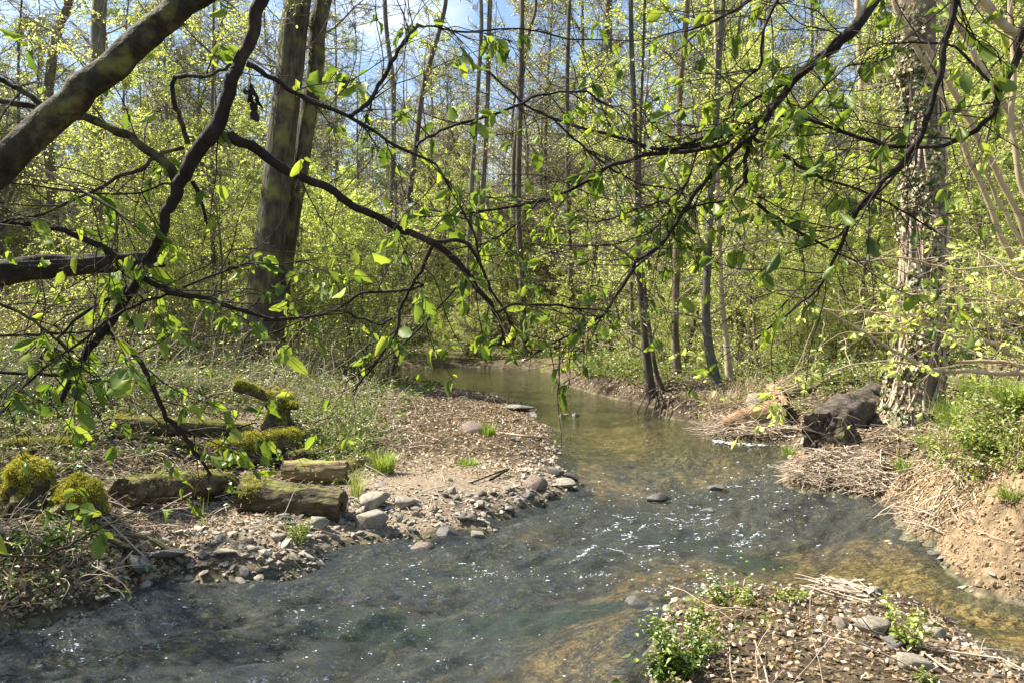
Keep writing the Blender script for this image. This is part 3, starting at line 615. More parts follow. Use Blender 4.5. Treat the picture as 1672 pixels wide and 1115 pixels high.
# ------------------------------------------------------------------ the wood behind
def where(px, Y, kind):
    near = ', near row' if Y < 32 else (', middle row' if Y < 44 else ', back row')
    if px < 200: s = 'behind the bramble thicket at the left edge'
    elif px < 400: s = 'behind the dry stems left of the leaning beech'
    elif px < 560: s = 'behind the leaning beech'
    elif px < 700: s = 'between the leaning beech and the curved dark trunk'
    elif px < 850: s = 'above the far bank at the left of the pool'
    elif px < 1000: s = 'above the right part of the pool'
    elif px < 1150: s = 'behind the leaning trunk with exposed roots'
    elif px < 1300: s = 'behind the pair of pale trunks'
    elif px < 1460: s = 'left of the ivy-clad tree'
    else: s = 'right of the ivy-clad tree'
    return s+near
R = np.random.default_rng(99)
def place(kind, n, Y0, Y1, seeds, sc0, sc1, pxr=(-250, 1920), minpx=0, avoid=None):
    cnt = 0; tries = 0
    while cnt < n and tries < n*30:
        tries += 1
        Y = R.uniform(Y0, Y1); px = R.uniform(*pxr); x = (px-836)/F*Y
        if sdf(np.array([x]), np.array([Y]))[0] < .9: continue
        if avoid and avoid(px, Y): continue
        if Y < 24 and 300 < px < 500 and Y < 17.5: continue
        if kind != 'bush' and 26 < Y < 37 and -20 < x < 0 and R.uniform() < .9: continue
        z = float(ground(x, Y)); k = int(R.choice(seeds)); sc = R.uniform(sc0, sc1)
        w = where(px, Y, kind)
        lab, cat = {'tall': ('tall bare tree '+w, 'tree'), 'slim': ('slim young tree '+w, 'tree'), 'bush': ('bushy leafy sapling '+w, 'sapling')}[kind]
        g = {'tall': 'tall bare trees ', 'slim': 'slim young trees ', 'bush': 'leafy saplings '}[kind]+w
        inst(kind, k, (x, Y, z), R.uniform(0, 6.28), sc, lab, cat, g); cnt += 1
place('tall', 105, 28, 64, [101, 102, 103, 104], .8, 1.15)
place('slim', 84, 20, 50, [201, 202, 203, 204], .8, 1.2, avoid=lambda px, Y: Y < 27 and 600 < px < 1000)
place('slim', 16, 14, 22, [201, 203], .6, .8, (1080, 1900)); place('slim', 4, 16, 20, [202, 204], .6, .8, (0, 380))
place('bush', 90, 25, 48, [301, 302, 303, 304, 305], .9, 1.35)
place('bush', 16, 15, 25, [301, 302, 304], .8, 1.1, (1210, 1900))
place('bush', 6, 17, 25, [301, 303, 305], .5, .7, (-200, 400))
place('bush', 26, 15, 32, [301, 302, 303, 304, 305], .28, .5, (1000, 1460)); place('bush', 16, 28, 34, [301, 303, 305], .35, .6, (560, 1050))
place('bush', 5, 18, 24, [302, 304, 305], .7, .9, (480, 640))
place('bush', 5, 8.5, 13, [302, 303], .55, .8, (1580, 2000))
for bx_, by_, bs_ in ((-5.3, 4.5, .78), (-4.9, 3.2, .66), (-6.5, 6.0, .8), (-6.6, 3.6, .9)):  # bushes added out of view to cast shade on the near left bank
    inst('bush', 303, (bx_, by_, float(ground(bx_, by_))), bx_, bs_, 'unseen leafy bush added left of the picture to shade the near left bank', 'bush', 'unseen shading bushes added left of the picture')
place('tall', 3, 22, 30, [101, 103], .9, 1.1, (-300, 380)); place('tall', 3, 18, 28, [102, 104], .9, 1.1, (1560, 1900))

# far-off wood that reads as one mass
m = MB(); n = 120000
Y = R.uniform(60, 105, n); px = R.uniform(-350, 2020, n); x = (px-836)/F*Y; gz = 2+np.clip((Y-60)/50*7, 0, 8)
hh = 22*R.uniform(0, 1, n)**1.6*(.55+.45*vn(x*.12, Y*.12, s=8)); c = np.stack([x, Y, gz+hh], -1)
v, q = kites(c, R.normal(size=(n, 3))*[1, 1, .5], nrm(R.normal(size=(n, 3))+[0, 0, .8]), R.uniform(.14, .34, n), .4); m.add(v, q, rq=np.clip(R.normal(.45, .2, n)+.25*vn(x*.2, Y*.2, s=18), 0, 1), mat=0)
k = 900; Y = R.uniform(60, 105, k); px = R.uniform(-350, 2020, k); x = (px-836)/F*Y; st = np.stack([x, Y, 1+np.clip((Y-60)/50*7, 0, 8)], -1)
tp = grow(st, R.normal(size=(k, 3))*[.05, .05, 0]+[0, 0, 1], R.uniform(12, 22, k), 6, .03, 0, R); v, q, _ = tubes(tp, np.linspace(1, .3, 6)[None]*R.uniform(.04, .13, (k, 1)), 4); m.add(v, q, rq=.5, mat=1)
k2 = 26000; bi = R.integers(0, k, k2); s1, d1 = along(tp, bi, R.uniform(.3, 1, k2)); tw = grow(s1, R.normal(size=(k2, 3))*[1, 1, .3]+[0, 0, .8], R.uniform(1, 4, k2), 4, .2, 0, R); v, q, _ = tubes(tw, np.linspace(.03, .014, 4)[None]*np.ones((k2, 1)), 3); m.add(v, q, mat=1)
stuff(m.build('far_wood', [M['leaf_deep'], M['twig']], smooth=False), 'hazy mass of distant green and bare woodland closing the view', 'woodland')
print('forest ok')

# ------------------------------------------------------------------ logs, stumps and moss
def moss_fuzz(c, nm, n_per, L, R, name, parent, spread=.012, rndc=.6):
    """short tufts standing on the points c with normals nm"""
    c = np.repeat(c, n_per, 0); nm = np.repeat(nm, n_per, 0); n = len(c)
    c = c+R.normal(size=(n, 3))*spread; d = nrm(nm*.8+R.normal(size=(n, 3))*.75); s = nrm(np.cross(d, R.normal(size=(n, 3))))
    Ls = L*R.uniform(.5, 1.4, n)[:, None]; w = Ls*.16
    v = np.stack([c-s*w, c+s*w, c+d*Ls+np.array([0, 0, -.15])*Ls], 1).reshape(-1, 3)
    MB().add(v, t=np.arange(n*3).reshape(n, 3), rt=np.clip(R.normal(rndc, .22, n), 0, 1)).build(name, M['moss'], parent, smooth=False)
def log(name, label, cat, p0, p1, r0, r1, mat, seed, bend=.03, end=None, moss=0, amp=.12, mosslen=.02, stripe=0, jag=0, sides=44, mossrange=(0, 1), group=None):
    R = np.random.default_rng(seed); p0 = np.array(p0, float); p1 = np.array(p1, float); L = np.linalg.norm(p1-p0)
    root = thing(name, label, cat, p0, group); n = 60; t = np.linspace(0, 1, n)[:, None]
    side = nrm(np.cross(p1-p0, [0, 0, 1])); pth = p0*(1-t)+p1*t+np.sin(t*math.pi)*bend*L*(side*.6+np.array([0, 0, .5]))
    rad = (r0*(1-t)+r1*t)[:, 0]*(1+.07*vn(t[:, 0]*5, t[:, 0]*0, s=seed))
    fr = 1.0/max(r0, r1)
    ax = nrm(p1-p0)
    def disp(v):
        al = (v-p0)@ax; rd = v-p0-al[:, None]*ax; th = np.arctan2(rd[:, 2], rd@side)
        return amp*(fbm(v[:, 0]*fr*1.1, v[:, 1]*fr*1.1, v[:, 2]*fr*1.1, s=seed, o=4)) + amp*.45*vn(al*fr*.7, th*5.5, s=seed+3) + stripe*np.abs(vn(al*fr*.4, th*3.2, s=seed+5))
    v, q, _ = tubes(pth[None], rad[None], sides, disp=disp)
    if jag:
        ring = v.reshape(n, sides, 3); j = R.uniform(0, 1, sides); ring[-1] += ax*(jag*r1*j)[:, None]; ring[-2] += ax*(.5*jag*r1*j)[:, None]; ring[0] -= ax*(jag*r0*R.uniform(0, .6, sides))[:, None]; v = ring.reshape(-1, 3)
    MB().add(v, q).build('bark', M[mat], root)
    ring = v.reshape(n, sides, 3)
    for e, sg in ((0, -1), (n-1, 1)):   # end faces with a rough dished surface
        mb = MB(); rr = ring[e]; c = rr.mean(0); vv = [rr*1.0]; K = 5
        for k in range(1, K): f = 1-k/K; vv.append(c+(rr-c)*f+ax*sg*r0*(.10*R.uniform(-1, .6, (sides, 1))-jag*.25*k/K))
        vv.append(c[None]-ax*sg*r0*.1*max(jag, .3)); vv = np.concatenate(vv); qq = []; tt = []
        for k in range(K-1):
            for s in range(sides): s2 = (s+1) % sides; f = (k*sides+s, k*sides+s2, (k+1)*sides+s2, (k+1)*sides+s); qq.append(f if sg < 0 else f[::-1])
        for s in range(sides): f = ((K-1)*sides+s, (K-1)*sides+(s+1) % sides, K*sides); tt.append(f)
        mb.add(vv, q=qq, t=tt).build('end_face', M[end or 'endwood'], root)
    if moss:
        k = R.integers(0, len(v), moss*3); c = v[k]; ctr = np.repeat(pth, sides, 0)[k]; nm = nrm(c-ctr); tt_ = np.repeat(t[:, 0], sides)[k]
        mosslen = mosslen*.7; ok = (nm[:, 2] > .30+1.3*fbm(c[:, 0]*6, c[:, 1]*6, c[:, 2]*6, s=seed+9, o=3)) & (tt_ > mossrange[0]) & (tt_ < mossrange[1]); moss_fuzz(c[ok], nm[ok], 9, mosslen, R, 'moss', root)
    return root
def onG(px, py, up=0.0):
    p = hit1(px, py).copy(); p[2] += up; return p
def pxw(w, p): return w/F*p[1]      # width in px -> metres at a point's distance
def logpx(name, label, cat, a, b, w0, w1, mat, seed, lift=.8, Yb=None, **k):
    """a, b = photo pixels of the log's centre line ends; stands on the ground under its lower edge"""
    ga = hit1(a[0], a[1]+w0*.5); gb = hit1(b[0], b[1]+w1*.5)
    if Yb is not None: gb = np.array([*P(b[0], b[1]+w1*.5, Yb)])
    r0 = pxw(w0, ga)/2; r1 = pxw(w1, gb)/2
    return log(name, label, cat, P(a[0], a[1], ga[1]+r0*.6), P(b[0], b[1], gb[1]+r1*.6), r0, r1, mat, seed, **k)

LOGS = []
logpx('fallen_log', 'short thick dark log with a mossy left end above the gravel', 'log', (398, 808), (556, 826), 62, 56, 'log_old', 1, jag=.15, moss=520, amp=.17, mosslen=.028, mossrange=(0, .22), bend=.0)
logpx('fallen_log', 'low dark log with mossy top lying left of the short thick log', 'log', (200, 806), (372, 790), 56, 38, 'log_old', 2, jag=.2, moss=360, amp=.2, mosslen=.014)
logpx('fallen_log', 'split pale log with cracked grain behind the short thick log', 'log', (466, 770), (562, 772), 36, 38, 'log_split', 3, amp=.16, stripe=.12, bend=.0, jag=.4, end='log_split')
logpx('fallen_log', 'mossy wood piece slanting up right of the split pale log', 'log', (556, 768), (612, 745), 22, 15, 'log_split', 4, moss=200, amp=.16, jag=.4)
logpx('fallen_log', 'dark log under a thick yellow-green moss cushion left of the split pale log', 'log', (345, 746), (484, 722), 44, 46, 'log_old', 5, moss=1500, amp=.16, mosslen=.035, bend=.05)
logpx('fallen_log', 'brown broken log end between the moss cushion log and the grass clump', 'log', (470, 750), (570, 738), 26, 24, 'log_old', 6, moss=200, amp=.14, jag=.3)
logpx('fallen_log', 'long thin mossy log lying level behind the moss cushion log', 'log', (180, 696), (410, 706), 32, 28, 'log_old', 7, moss=800, amp=.12, mosslen=.02)
logpx('fallen_log', 'mossy log half sunk in brambles at the far left', 'log', (-60, 738), (150, 726), 30, 22, 'log_old', 8, moss=1000, amp=.14, mosslen=.02)
logpx('fallen_log', 'dark rounded log at the left edge under the brambles', 'log', (-70, 640), (100, 660), 60, 40, 'log_dark', 9, moss=400, amp=.1)
a = P(-120, 470, 7.6); b = P(250, 424, 8.4)
log('dead_tree', 'dark cracked dead trunk hanging level above the brambles at left', 'log', P(-420, 500, 7.0), P(262, 424, 8.6), .19, .07, 'bark_dark', 10, bend=.03, amp=.22, stripe=.35, jag=.8, moss=200)
# right bank
logpx('fallen_log', 'big dark wet log with a ragged near end below the ivy-clad tree', 'log', (1345, 708), (1435, 660), 80, 66, 'log_dark', 12, amp=.30, jag=.5, end='log_dark', bend=.03, Yb=9.9, moss=60, mosslen=.012)
logpx('fallen_log', 'rotten orange-brown log with a broken end beside the dark wet log', 'log', (1185, 694), (1268, 672), 24, 44, 'log_rot', 13, amp=.18, stripe=.15, jag=.6, end='log_rot')
logpx('fallen_log', 'brown hollow stump piece standing behind the orange-brown log', 'log', (1278, 672), (1262, 638), 26, 22, 'log_rot', 14, amp=.2, stripe=.15, jag=.8)
logpx('fallen_log', 'long brown decayed trunk lying behind the ivy-clad tree', 'log', (1285, 645), (1475, 608), 20, 24, 'log_old', 15, amp=.24, stripe=.1, Yb=11.5, moss=300)
logpx('driftwood_stick', 'thick pale driftwood stick topping the twig pile', 'stick', (1335, 770), (1432, 764), 9, 8, 'stick', 16, amp=.1, sides=12, bend=.01, end='stick')

def stump(name, label, px, py, wpx, hpx, seed, mossn=1200, mosslen=.035, lean=0, jagh=.15):
    R = np.random.default_rng(seed); g = hit1(px, py); r = pxw(wpx, g)/2; h = pxw(hpx, g)
    root = thing(name, label, 'stump', g); n = 26; sides = 40; t = np.linspace(0, 1, n)
    pth = np.stack([g[0]+lean*t*h, np.full(n, g[1]+r*.4), g[2]-.12+t*(h+.12)], -1)
    prof = r*(1.08-.28*t+.12*np.sin(t*5+seed)); prof[-5:] *= np.array([.97, .88, .7, .42, .04])
    v, q, _ = tubes(pth[None], prof[None], sides, disp=lambda v: 1.1*fbm(v[:, 0]/r*.8, v[:, 1]/r*.8, v[:, 2]/r*.6, s=seed, o=4)+.1*vn(v[:, 0]/r*4, v[:, 1]/r*4, v[:, 2]/r*2, s=seed+1))
    MB().add(v, q).build('bark', M['log_old'], root)
    k = R.integers(0, len(v), mossn*3); c = v[k]; ctr = np.repeat(pth, sides, 0)[k]; nm = nrm(c-ctr+np.array([0, 0, .6])*r*np.repeat(t, sides)[k][:, None]**2)
    ok = (nm[:, 2]+.5*(c[:, 2]-g[2])/h+.9*vn(c[:, 0]/r*1.6, c[:, 1]/r*1.6, c[:, 2]/r*1.6, s=seed+9) > .62); moss_fuzz(c[ok], nm[ok], 12, mosslen, R, 'moss', root, .01, .65)
    return root
stump('mossy_stump', 'round stump with a bright yellow-green moss cap at lower left', 118, 852, 84, 66, 31, 2600, .022)
stump('mossy_stump', 'dark pointed stump with moss on its shoulders at the left edge', 42, 840, 72, 86, 32, 800, .02, lean=-.1)
stump('mossy_stump', 'tall broken stump rising behind the fallen logs', 448, 722, 60, 84, 33, 500, .016)
g = hit1(440, 722)
log('mossy_branch', 'crooked shelf of wood coated in bright yellow moss on the broken stump', 'branch', P(385, 630, g[1]), P(446, 652, g[1]), .055, .05, 'log_old', 34, moss=900, mosslen=.03, bend=.06, amp=.3, mossrange=(0, 1))
log('mossy_branch', 'lower moss-coated branch sticking right from the broken stump', 'branch', P(436, 660, g[1]), P(486, 664, g[1]-.05), .05, .035, 'log_old', 35, moss=700, mosslen=.025, bend=.03, amp=.3)

# ------------------------------------------------------------------ stones
def stone_mesh(seed, flat, mat):
    R = np.random.default_rng(seed); bm = bmesh.new()
    for k in range(16):
        p = nrm(R.normal(size=3))*R.uniform(.82, 1.0); bm.verts.new((p[0], p[1]*R.uniform(.7, .9), p[2]*flat))
    r = bmesh.ops.convex_hull(bm, input=bm.verts[:])
    for vv in [x for x in bm.verts if not x.link_faces]: bm.verts.remove(vv)
    bmesh.ops.bevel(bm, geom=bm.edges[:], offset=.07, segments=2, affect='EDGES', profile=.6)
    bmesh.ops.triangulate(bm, faces=bm.faces[:])
    me = bpy.data.meshes.new('stone'); bm.to_mesh(me); bm.free()
    co = np.zeros(len(me.vertices)*3, np.float32); me.vertices.foreach_get('co', co); co = co.reshape(-1, 3)
    k = .06*fbm(co[:, 0]*3, co[:, 1]*3, co[:, 2]*3, s=seed); co *= (1+k)[:, None]; me.vertices.foreach_set('co', co.ravel())
    me.polygons.foreach_set('use_smooth', np.ones(len(me.polygons), bool)); me.materials.append(M[mat])
    try:
        me.set_sharp_from_angle(angle=math.radians(38))
    except Exception: pass
    me.update(); return me
SM = {m_: [stone_mesh(500+k*7+len(m_), f, m_) for k, f in enumerate((.35, .45, .6, .7, .4, .55))] for m_ in ('stone', 'stone_dark', 'stone_brown')}
def stone(px, py, w, mat, label, group=None, k=None, sink=.25, tilt=.25, z=None, flat=1.0, R=np.random.default_rng(66)):
    p = hit1(px, py) if z is None else np.array([*G0(px, py, z), z])
    r = pxw(w, p)/2*1.12; me = SM[mat][int(R.integers(0, 6)) if k is None else k]
    o = bpy.data.objects.new('stone', me); COL.objects.link(o); o.scale = (r, r*R.uniform(.75, 1.0), r*flat)
    o.rotation_euler = (R.uniform(-tilt, tilt), R.uniform(-tilt, tilt), R.uniform(-.6, .6) if k is not None else R.uniform(0, 6.28))
    o.location = (p[0], p[1], p[2]+r*flat*(.42-sink)); return tag(o, label, 'stone', group)
KEY = [
 (612, 828, 62, 'stone', 'large wedge-shaped pale stone at the head of the gravel beside the thick log', 2, .9),
 (606, 866, 66, 'stone', 'bulky mossy boulder at the water edge under the wedge-shaped stone', 5, 1.0),
 (662, 826, 46, 'stone', 'angular cream stone right of the wedge-shaped stone', 2, .8),
 (875, 800, 42, 'stone_brown', 'smooth reddish-brown pointed stone on the tip of the sandbar', 3, 1.1),
 (905, 776, 40, 'stone_dark', 'dark blocky stone at the tip of the sandbar', 5, .9),
 (922, 798, 44, 'stone', 'grey slab at the outer tip of the sandbar', 4, .8),
 (930, 785, 36, 'stone_dark', 'dark ragged rock overhanging the water at the sandbar tip', 2, .8),
 (850, 672, 58, 'stone', 'broad flat pale slab at the far edge of the sandbar', 0, .6),
 (868, 680, 30, 'stone', 'small pale stone by the far slab touching the water', 1, .8),
 (775, 708, 46, 'stone_brown', 'triangular brown stone on the leaf litter beside a grass clump', 3, .9),
 (270, 912, 84, 'stone_dark', 'long flat slate leaning on the gravel left of the small bush', 4, .6),
 (218, 938, 78, 'stone_dark', 'dark mossy rock at the left shore below the slate', 2, .7),
 (168, 990, 34, 'stone', 'small rounded pale stone at the left waterline', 1, .8),
 (195, 965, 36, 'stone_dark', 'blue-grey flat stone at the left waterline', 0, .7),
 (165, 950, 34, 'stone', 'greenish flat stone above the blue-grey one', 0, .7),
 (372, 920, 50, 'stone', 'large flat yellowish stone in the gravel fan', 0, .7),
 (455, 888, 34, 'stone', 'light lumpy stone just below the small leafy bush', 2, .8),
 (520, 862, 44, 'stone', 'grey angular stone in front of the thick log', 3, .8),
 (462, 852, 30, 'stone', 'upright pale stone against the foot of the thick log', 5, .9),
 (733, 876, 46, 'stone_dark', 'dark brown wet rock in the shallows off the gravel', 3, .8),
 (728, 872, 30, 'stone', 'pale wet stone in the shallows left of the dark brown rock', 0, .7),
 (780, 876, 30, 'stone', 'yellowish rough stone furthest out in the shallows', 5, .8),
 (690, 898, 40, 'stone_brown', 'brown stone with a dark side breaking the surface', 3, .8),
 (1075, 818, 46, 'stone_dark', 'mossy rounded stone in the middle of the riffle', 1, .9),
 (1170, 798, 34, 'stone_dark', 'dark pointed rock poking out of the riffle toward the right bank', 4, .9),
 (1160, 836, 30, 'stone_dark', 'low dark stone awash in the riffle right of the mossy one', 0, .8),
 (940, 680, 16, 'stone_dark', 'small dark stone in the calm water furthest from the slab', 3, .9),
 (920, 682, 20, 'stone', 'small white stone in the calm water beside the slab', 5, .9),
 (1058, 722, 12, 'stone_dark', 'tiny grey stone in mid-stream above the riffle', 5, .9),
 (350, 1021, 22, 'stone_brown', 'pair-sized brown stone breaking the near water at left', 5, .9),
 (366, 1023, 13, 'stone_dark', 'tiny dark stone beside the brown one in the near water', 5, .9),
 (1040, 988, 44, 'stone_dark', 'dark wet rock at the corner of the near bar', 3, .8),
 (1066, 1005, 40, 'stone_dark', 'black rock wedged against the near bar', 2, .8),
 (1430, 972, 34, 'stone', 'pale rock standing in the shade at the inlet mouth', 3, 1.0),
 (1372, 1030, 42, 'stone_brown', 'rounded beige stone on the near bar', 5, .9),
 (1425, 1036, 78, 'stone', 'broad pale boulder on the near bar left of the leafy plant', 2, .75),
 (1462, 1062, 62, 'stone_dark', 'grey slab behind the leafy plant on the near bar', 4, .8),
 (1492, 1092, 66, 'stone', 'rounded light boulder at the bottom edge of the near bar', 5, .9),
 (1530, 1040, 44, 'stone', 'pitted pale rock right of the leafy plant', 3, .8),
 (1528, 908, 32, 'stone_dark', 'grey rock at the foot of the earth bank', 0, .8),
 (1238, 663, 52, 'stone', 'olive-grey boulder behind the orange-brown log', 3, .9),
 (1262, 655, 34, 'stone_dark', 'slate-blue stone tucked behind the orange-brown log', 2, .9),
 (1010, 1098, 50, 'stone_brown', 'ochre stone under the surface at the bottom of the picture', 0, .7),
]
for px, py, w, mat, lab, k, fl in KEY:
    d = sdf(*[np.array([a_]) for a_ in G0(px, py)])[0]
    stone(px, py, w, mat, lab, None, k, sink=.15 if d > 0 else .2, z=None if d > -.02 else -.02, flat=fl, tilt=.2)
def scatter_px(n, polypx, R):
    """random pixels in a polygon of the photograph, as ground points"""
    pp = np.array(polypx, float); lo = pp.min(0); hi = pp.max(0); res = []
    while len(res) < n:
        q = R.uniform(lo, hi, (n*2, 2)); ins = np.zeros(len(q), bool)
        for i in range(len(pp)):
            a_, b_ = pp[i], pp[(i+1) % len(pp)]
            c = ((a_[1] > q[:, 1]) != (b_[1] > q[:, 1]))
            with np.errstate(divide='ignore', invalid='ignore'): xi = (b_[0]-a_[0])*(q[:, 1]-a_[1])/(b_[1]-a_[1])+a_[0]
            ins ^= c & (q[:, 0] < xi)
        res += list(q[ins])
    return np.array(res[:n])
R = np.random.default_rng(12)
ZON = [
 (70, [(40,1015),(70,985),(200,945),(330,905),(430,885),(520,880),(500,905),(430,932),(300,945),(160,992)], (9, 26), 'flat grey stone among the gravel along the lower left shore', 'stones along the lower left shore'),
 (70, [(560,850),(640,815),(780,800),(880,790),(935,785),(935,800),(860,828),(800,850),(760,868),(640,878),(575,885)], (9, 28), 'angular pale stone on the gravel edge between thick log and sandbar tip', 'stones on the middle gravel edge'),
 (26, [(820,690),(880,668),(890,700),(915,720),(905,745),(880,770),(840,740)], (8, 22), 'small stone along the outer side of the sandbar', 'stones on the outer side of the sandbar'),
 (40, [(1500,1000),(1560,1040),(1672,1100),(1672,1114),(1540,1114),(1440,1060),(1330,1005),(1420,1000)], (9, 30), 'broken pale stone on the stony side of the near bar', 'stones on the near bar'),
 (20, [(440,850),(560,845),(600,870),(560,885),(450,870)], (9, 24), 'grey chunk of stone in front of the thick log', 'stones in front of the thick log'),
 (14, [(1480,870),(1530,900),(1570,950),(1540,930),(1490,885)], (9, 20), 'muddy stone along the foot of the earth bank', 'stones at the foot of the earth bank'),
]
for n, pg, (w0, w1), lab, grp in ZON:
    for (px, py) in scatter_px(n, pg, R):
        mat = 'stone' if R.uniform() < .62 else ('stone_dark' if R.uniform() < .6 else 'stone_brown')
        stone(px, py, w0+(w1-w0)*R.uniform()**2, mat, lab, grp, None, sink=.2, tilt=.35, flat=R.uniform(.7, 1))
# gravel
def scatter_world(n, x0, x1, y0, y1, dens, R):
    k = int(n*1.0); x = R.uniform(x0, x1, k); y = R.uniform(y0, y1, k); d = sdf(x, y); keep = R.uniform(size=k) < dens(x, y, d)
    x, y, d = x[keep], y[keep], d[keep]; return x, y, ground(x, y, d), d
bmt = bmesh.new(); bmesh.ops.create_icosphere(bmt, subdivisions=1, radius=1); ICO = np.array([v_.co[:] for v_ in bmt.verts]); ICOT = np.array([[v_.index for v_ in f_.verts] for f_ in bmt.faces]); bmt.free()
def gdens(x, y, d):
    shore = np.exp(-(np.maximum(d, 0)/.28)**2)*(d > -.25)
    fan = gauss(x, y, 400, 900, .9, .5)+.8*gauss(x, y, 640, 850, .8, .4)+.8*gauss(x, y, 880, 790, .5, .7)+.7*gauss(x, y, 1540, 1060, .9, .4)
    left = (x < 1.0) | ((y < 4.6) & (x > 1.4))
    return np.clip((shore*.55+np.where(d > -.2, fan, 0))*left+.10*shore*(1-left), 0, 1)*(y < 14)
x, y, z, d = scatter_world(90000, -5, 4, 2.4, 14, gdens, R); n = len(x); print('gravel', n)
rs = (.004+.014*R.uniform(0, 1, n)+.035*R.uniform(0, 1, n)**9)*np.where(y < 4.6, .72, 1); rot = R.uniform(0, 6.28, n); st = ICO[None]*(1+.3*R.normal(size=(n, 12, 1)))*np.stack([rs, rs*R.uniform(.5, .9, n), rs*R.uniform(.25, .5, n)], -1)[:, None]
c_, s_ = np.cos(rot)[:, None], np.sin(rot)[:, None]; vx = st[..., 0]*c_-st[..., 1]*s_; vy = st[..., 0]*s_+st[..., 1]*c_; tl = R.normal(size=(n, 2))*.3
vz = st[..., 2]+vx*tl[:, :1]+vy*tl[:, 1:]
v = np.stack([vx+x[:, None], vy+y[:, None], vz+(z+rs*.2)[:, None]], -1).reshape(-1, 3); t_ = (ICOT[None]+(np.arange(n)*12)[:, None, None]).reshape(-1, 3)
stuff(MB().add(v, t=t_, rt=np.repeat(R.uniform(0, 1, n)*np.where(d < .14, .3, 1), 20)).build('gravel', M['gravel'], smooth=False), 'loose angular gravel along the stream edges', 'gravel')

M['clod'] = surf('crumbly_soil', [(.25, (.03, .02, .012)), (.5, (.12, .08, .045)), (.85, (.30, .21, .12))], scale=14, bump=.6, bdist=.01, use_rnd=True)
def clodd(x, y, d):
    b = (x > 2.6)*(y > 4)*(y < 9)*(d > .01)*(d < 1.6)+.8*(x < -2.1)*(y < 5.8)*(d > .02)*(d < 1.5)+.3*(x > .6)*(x < 2.4)*(y < 4.3)*(d > .1); return b*np.clip(.35+.9*fbm(x*2.5, y*2.5, s=55, o=3)+.5*(d < .25), 0, 1)
x, y, z, d = scatter_world(240000, -5, 6, 2.4, 9, clodd, R); n = len(x); print('clods', n)
rs = .003+.007*R.uniform(0, 1, n)+.018*R.uniform(0, 1, n)**10; st = ICO[None]*(1+.32*R.normal(size=(n, 12, 1)))*rs[:, None, None]
v = (st+np.stack([x, y, z], -1)[:, None]).reshape(-1, 3); t_ = (ICOT[None]+(np.arange(n)*12)[:, None, None]).reshape(-1, 3)
stuff(MB().add(v, t=t_, rt=np.repeat(R.uniform(0, 1, n), 20)).build('crumbled_soil', M['clod'], smooth=False), 'crumbling brown soil on the cut faces of the banks', 'soil')

# ------------------------------------------------------------------ leaf litter
def ldens(x, y, d):
    clump = .5+.5*fbm(x*1.6, y*1.6, s=60, o=3)
    g = np.where(d > .12, .45, 0)*np.clip(d*2, 0, 1)
    bar = 2.6*gauss(x, y, 740, 690, 2.0, 3.8)-1.2*gauss(x, y, 690, 825, 1.2, .5)
    bank = .8*(x > 3.2)*(y > 4); rb = .5*(x > 1.6)*(y > 9); nb = 1.0*gauss(x, y, 1480, 1085, .9, .4)+.8*(x > 0.6)*(y < 4.4)
    lf = .8*gauss(x, y, 330, 870, 1.2, .5)+.6*(x < -1.5)
    return np.clip(g+(bar+4*bank*(y < 8)+bank+rb+nb+lf)*(d > .03), 0, 4)*(.2+1.2*clump)*np.clip(16/y, .2, 1)
x, y, z, d = scatter_world(330000, -9, 9, 2.3, 26, ldens, R); n = len(x); print('litter', n)
e = .05; gx = (ground(x+e, y)-z)/e; gy = (ground(x, y+e)-z)/e; sn = nrm(np.stack([-gx, -gy, np.ones(n)], -1)); sn = np.where(np.abs(sn[:, :1]) > .95, [[0, 0, 1]], sn)
nm = nrm(sn+R.normal(size=(n, 3))*.42); dr = R.normal(size=(n, 3)); dr = nrm(dr-(dr*nm).sum(-1, keepdims=True)*nm)
L = R.uniform(.012, .055, n)*np.clip(.62+y/22, .62, 1.35); v, q = kites(np.stack([x, y, z+.006+R.uniform(0, .018, n)], -1)-dr*L[:, None]*.5, dr, nm, L, .30)
vv = v.reshape(n, 4, 3); u_ = nrm(nm); vv[:, 2] += u_*(L*R.uniform(-.1, .45, n))[:, None]; vv[:, 0] += u_*(L*R.uniform(0, .3, n))[:, None]
stuff(MB().add(vv.reshape(-1, 3), q, rq=np.clip(R.beta(2.2, 2, n), 0, 1)).build('leaf_litter', M['litter'], smooth=False), 'dry brown fallen leaves covering banks and sandbar', 'leaf litter')

# ------------------------------------------------------------------ dead twigs on the ground
def gtwigs(x, y, z, L, r, R, slope=.25, arc=.1, n=5, az=None):
    m = len(x); az = R.uniform(0, 6.28, m) if az is None else az
    d0 = np.stack([np.cos(az), np.sin(az), R.normal(size=m)*slope], -1)
    p = grow(np.stack([x, y, z+.01], -1), d0, L, n, .14, 0, R); p -= (p[:, n//2]-p[:, 0])[:, None]*.9
    gz = np.maximum(ground(p[..., 0].ravel(), p[..., 1].ravel()).reshape(m, n), 0); p[..., 2] = np.maximum(p[..., 2]+arc*np.sin(np.linspace(0, 3.14, n))[None]*R.uniform(0, 1, (m, 1)), gz+.004)
    return tubes(p, np.linspace(1, .4, n)[None]*np.asarray(r)[:, None], 4)
x, y, z, d = scatter_world(30000, -8, 8, 2.5, 18, lambda x, y, d: np.clip(.14*(d > .1)+1.0*(x < -1.6)*(d > .3)+.3*(x > 3)*(d > .2), 0, 1)*np.clip(9/y, .2, 1)*(.3+.7*(fbm(x, y, s=71, o=2) > 0)), R); m_ = len(x); print('twigs', m_)
v, q, _ = gtwigs(x, y, z, R.uniform(.12, .7, m_), R.uniform(.0018, .006, m_), R, .3, .06)
stuff(MB().add(v, q, rq=np.repeat(R.uniform(0, 1, m_), 16)).build('fallen_twigs', M['stick'], smooth=True), 'dry twigs strewn over the banks', 'twigs')
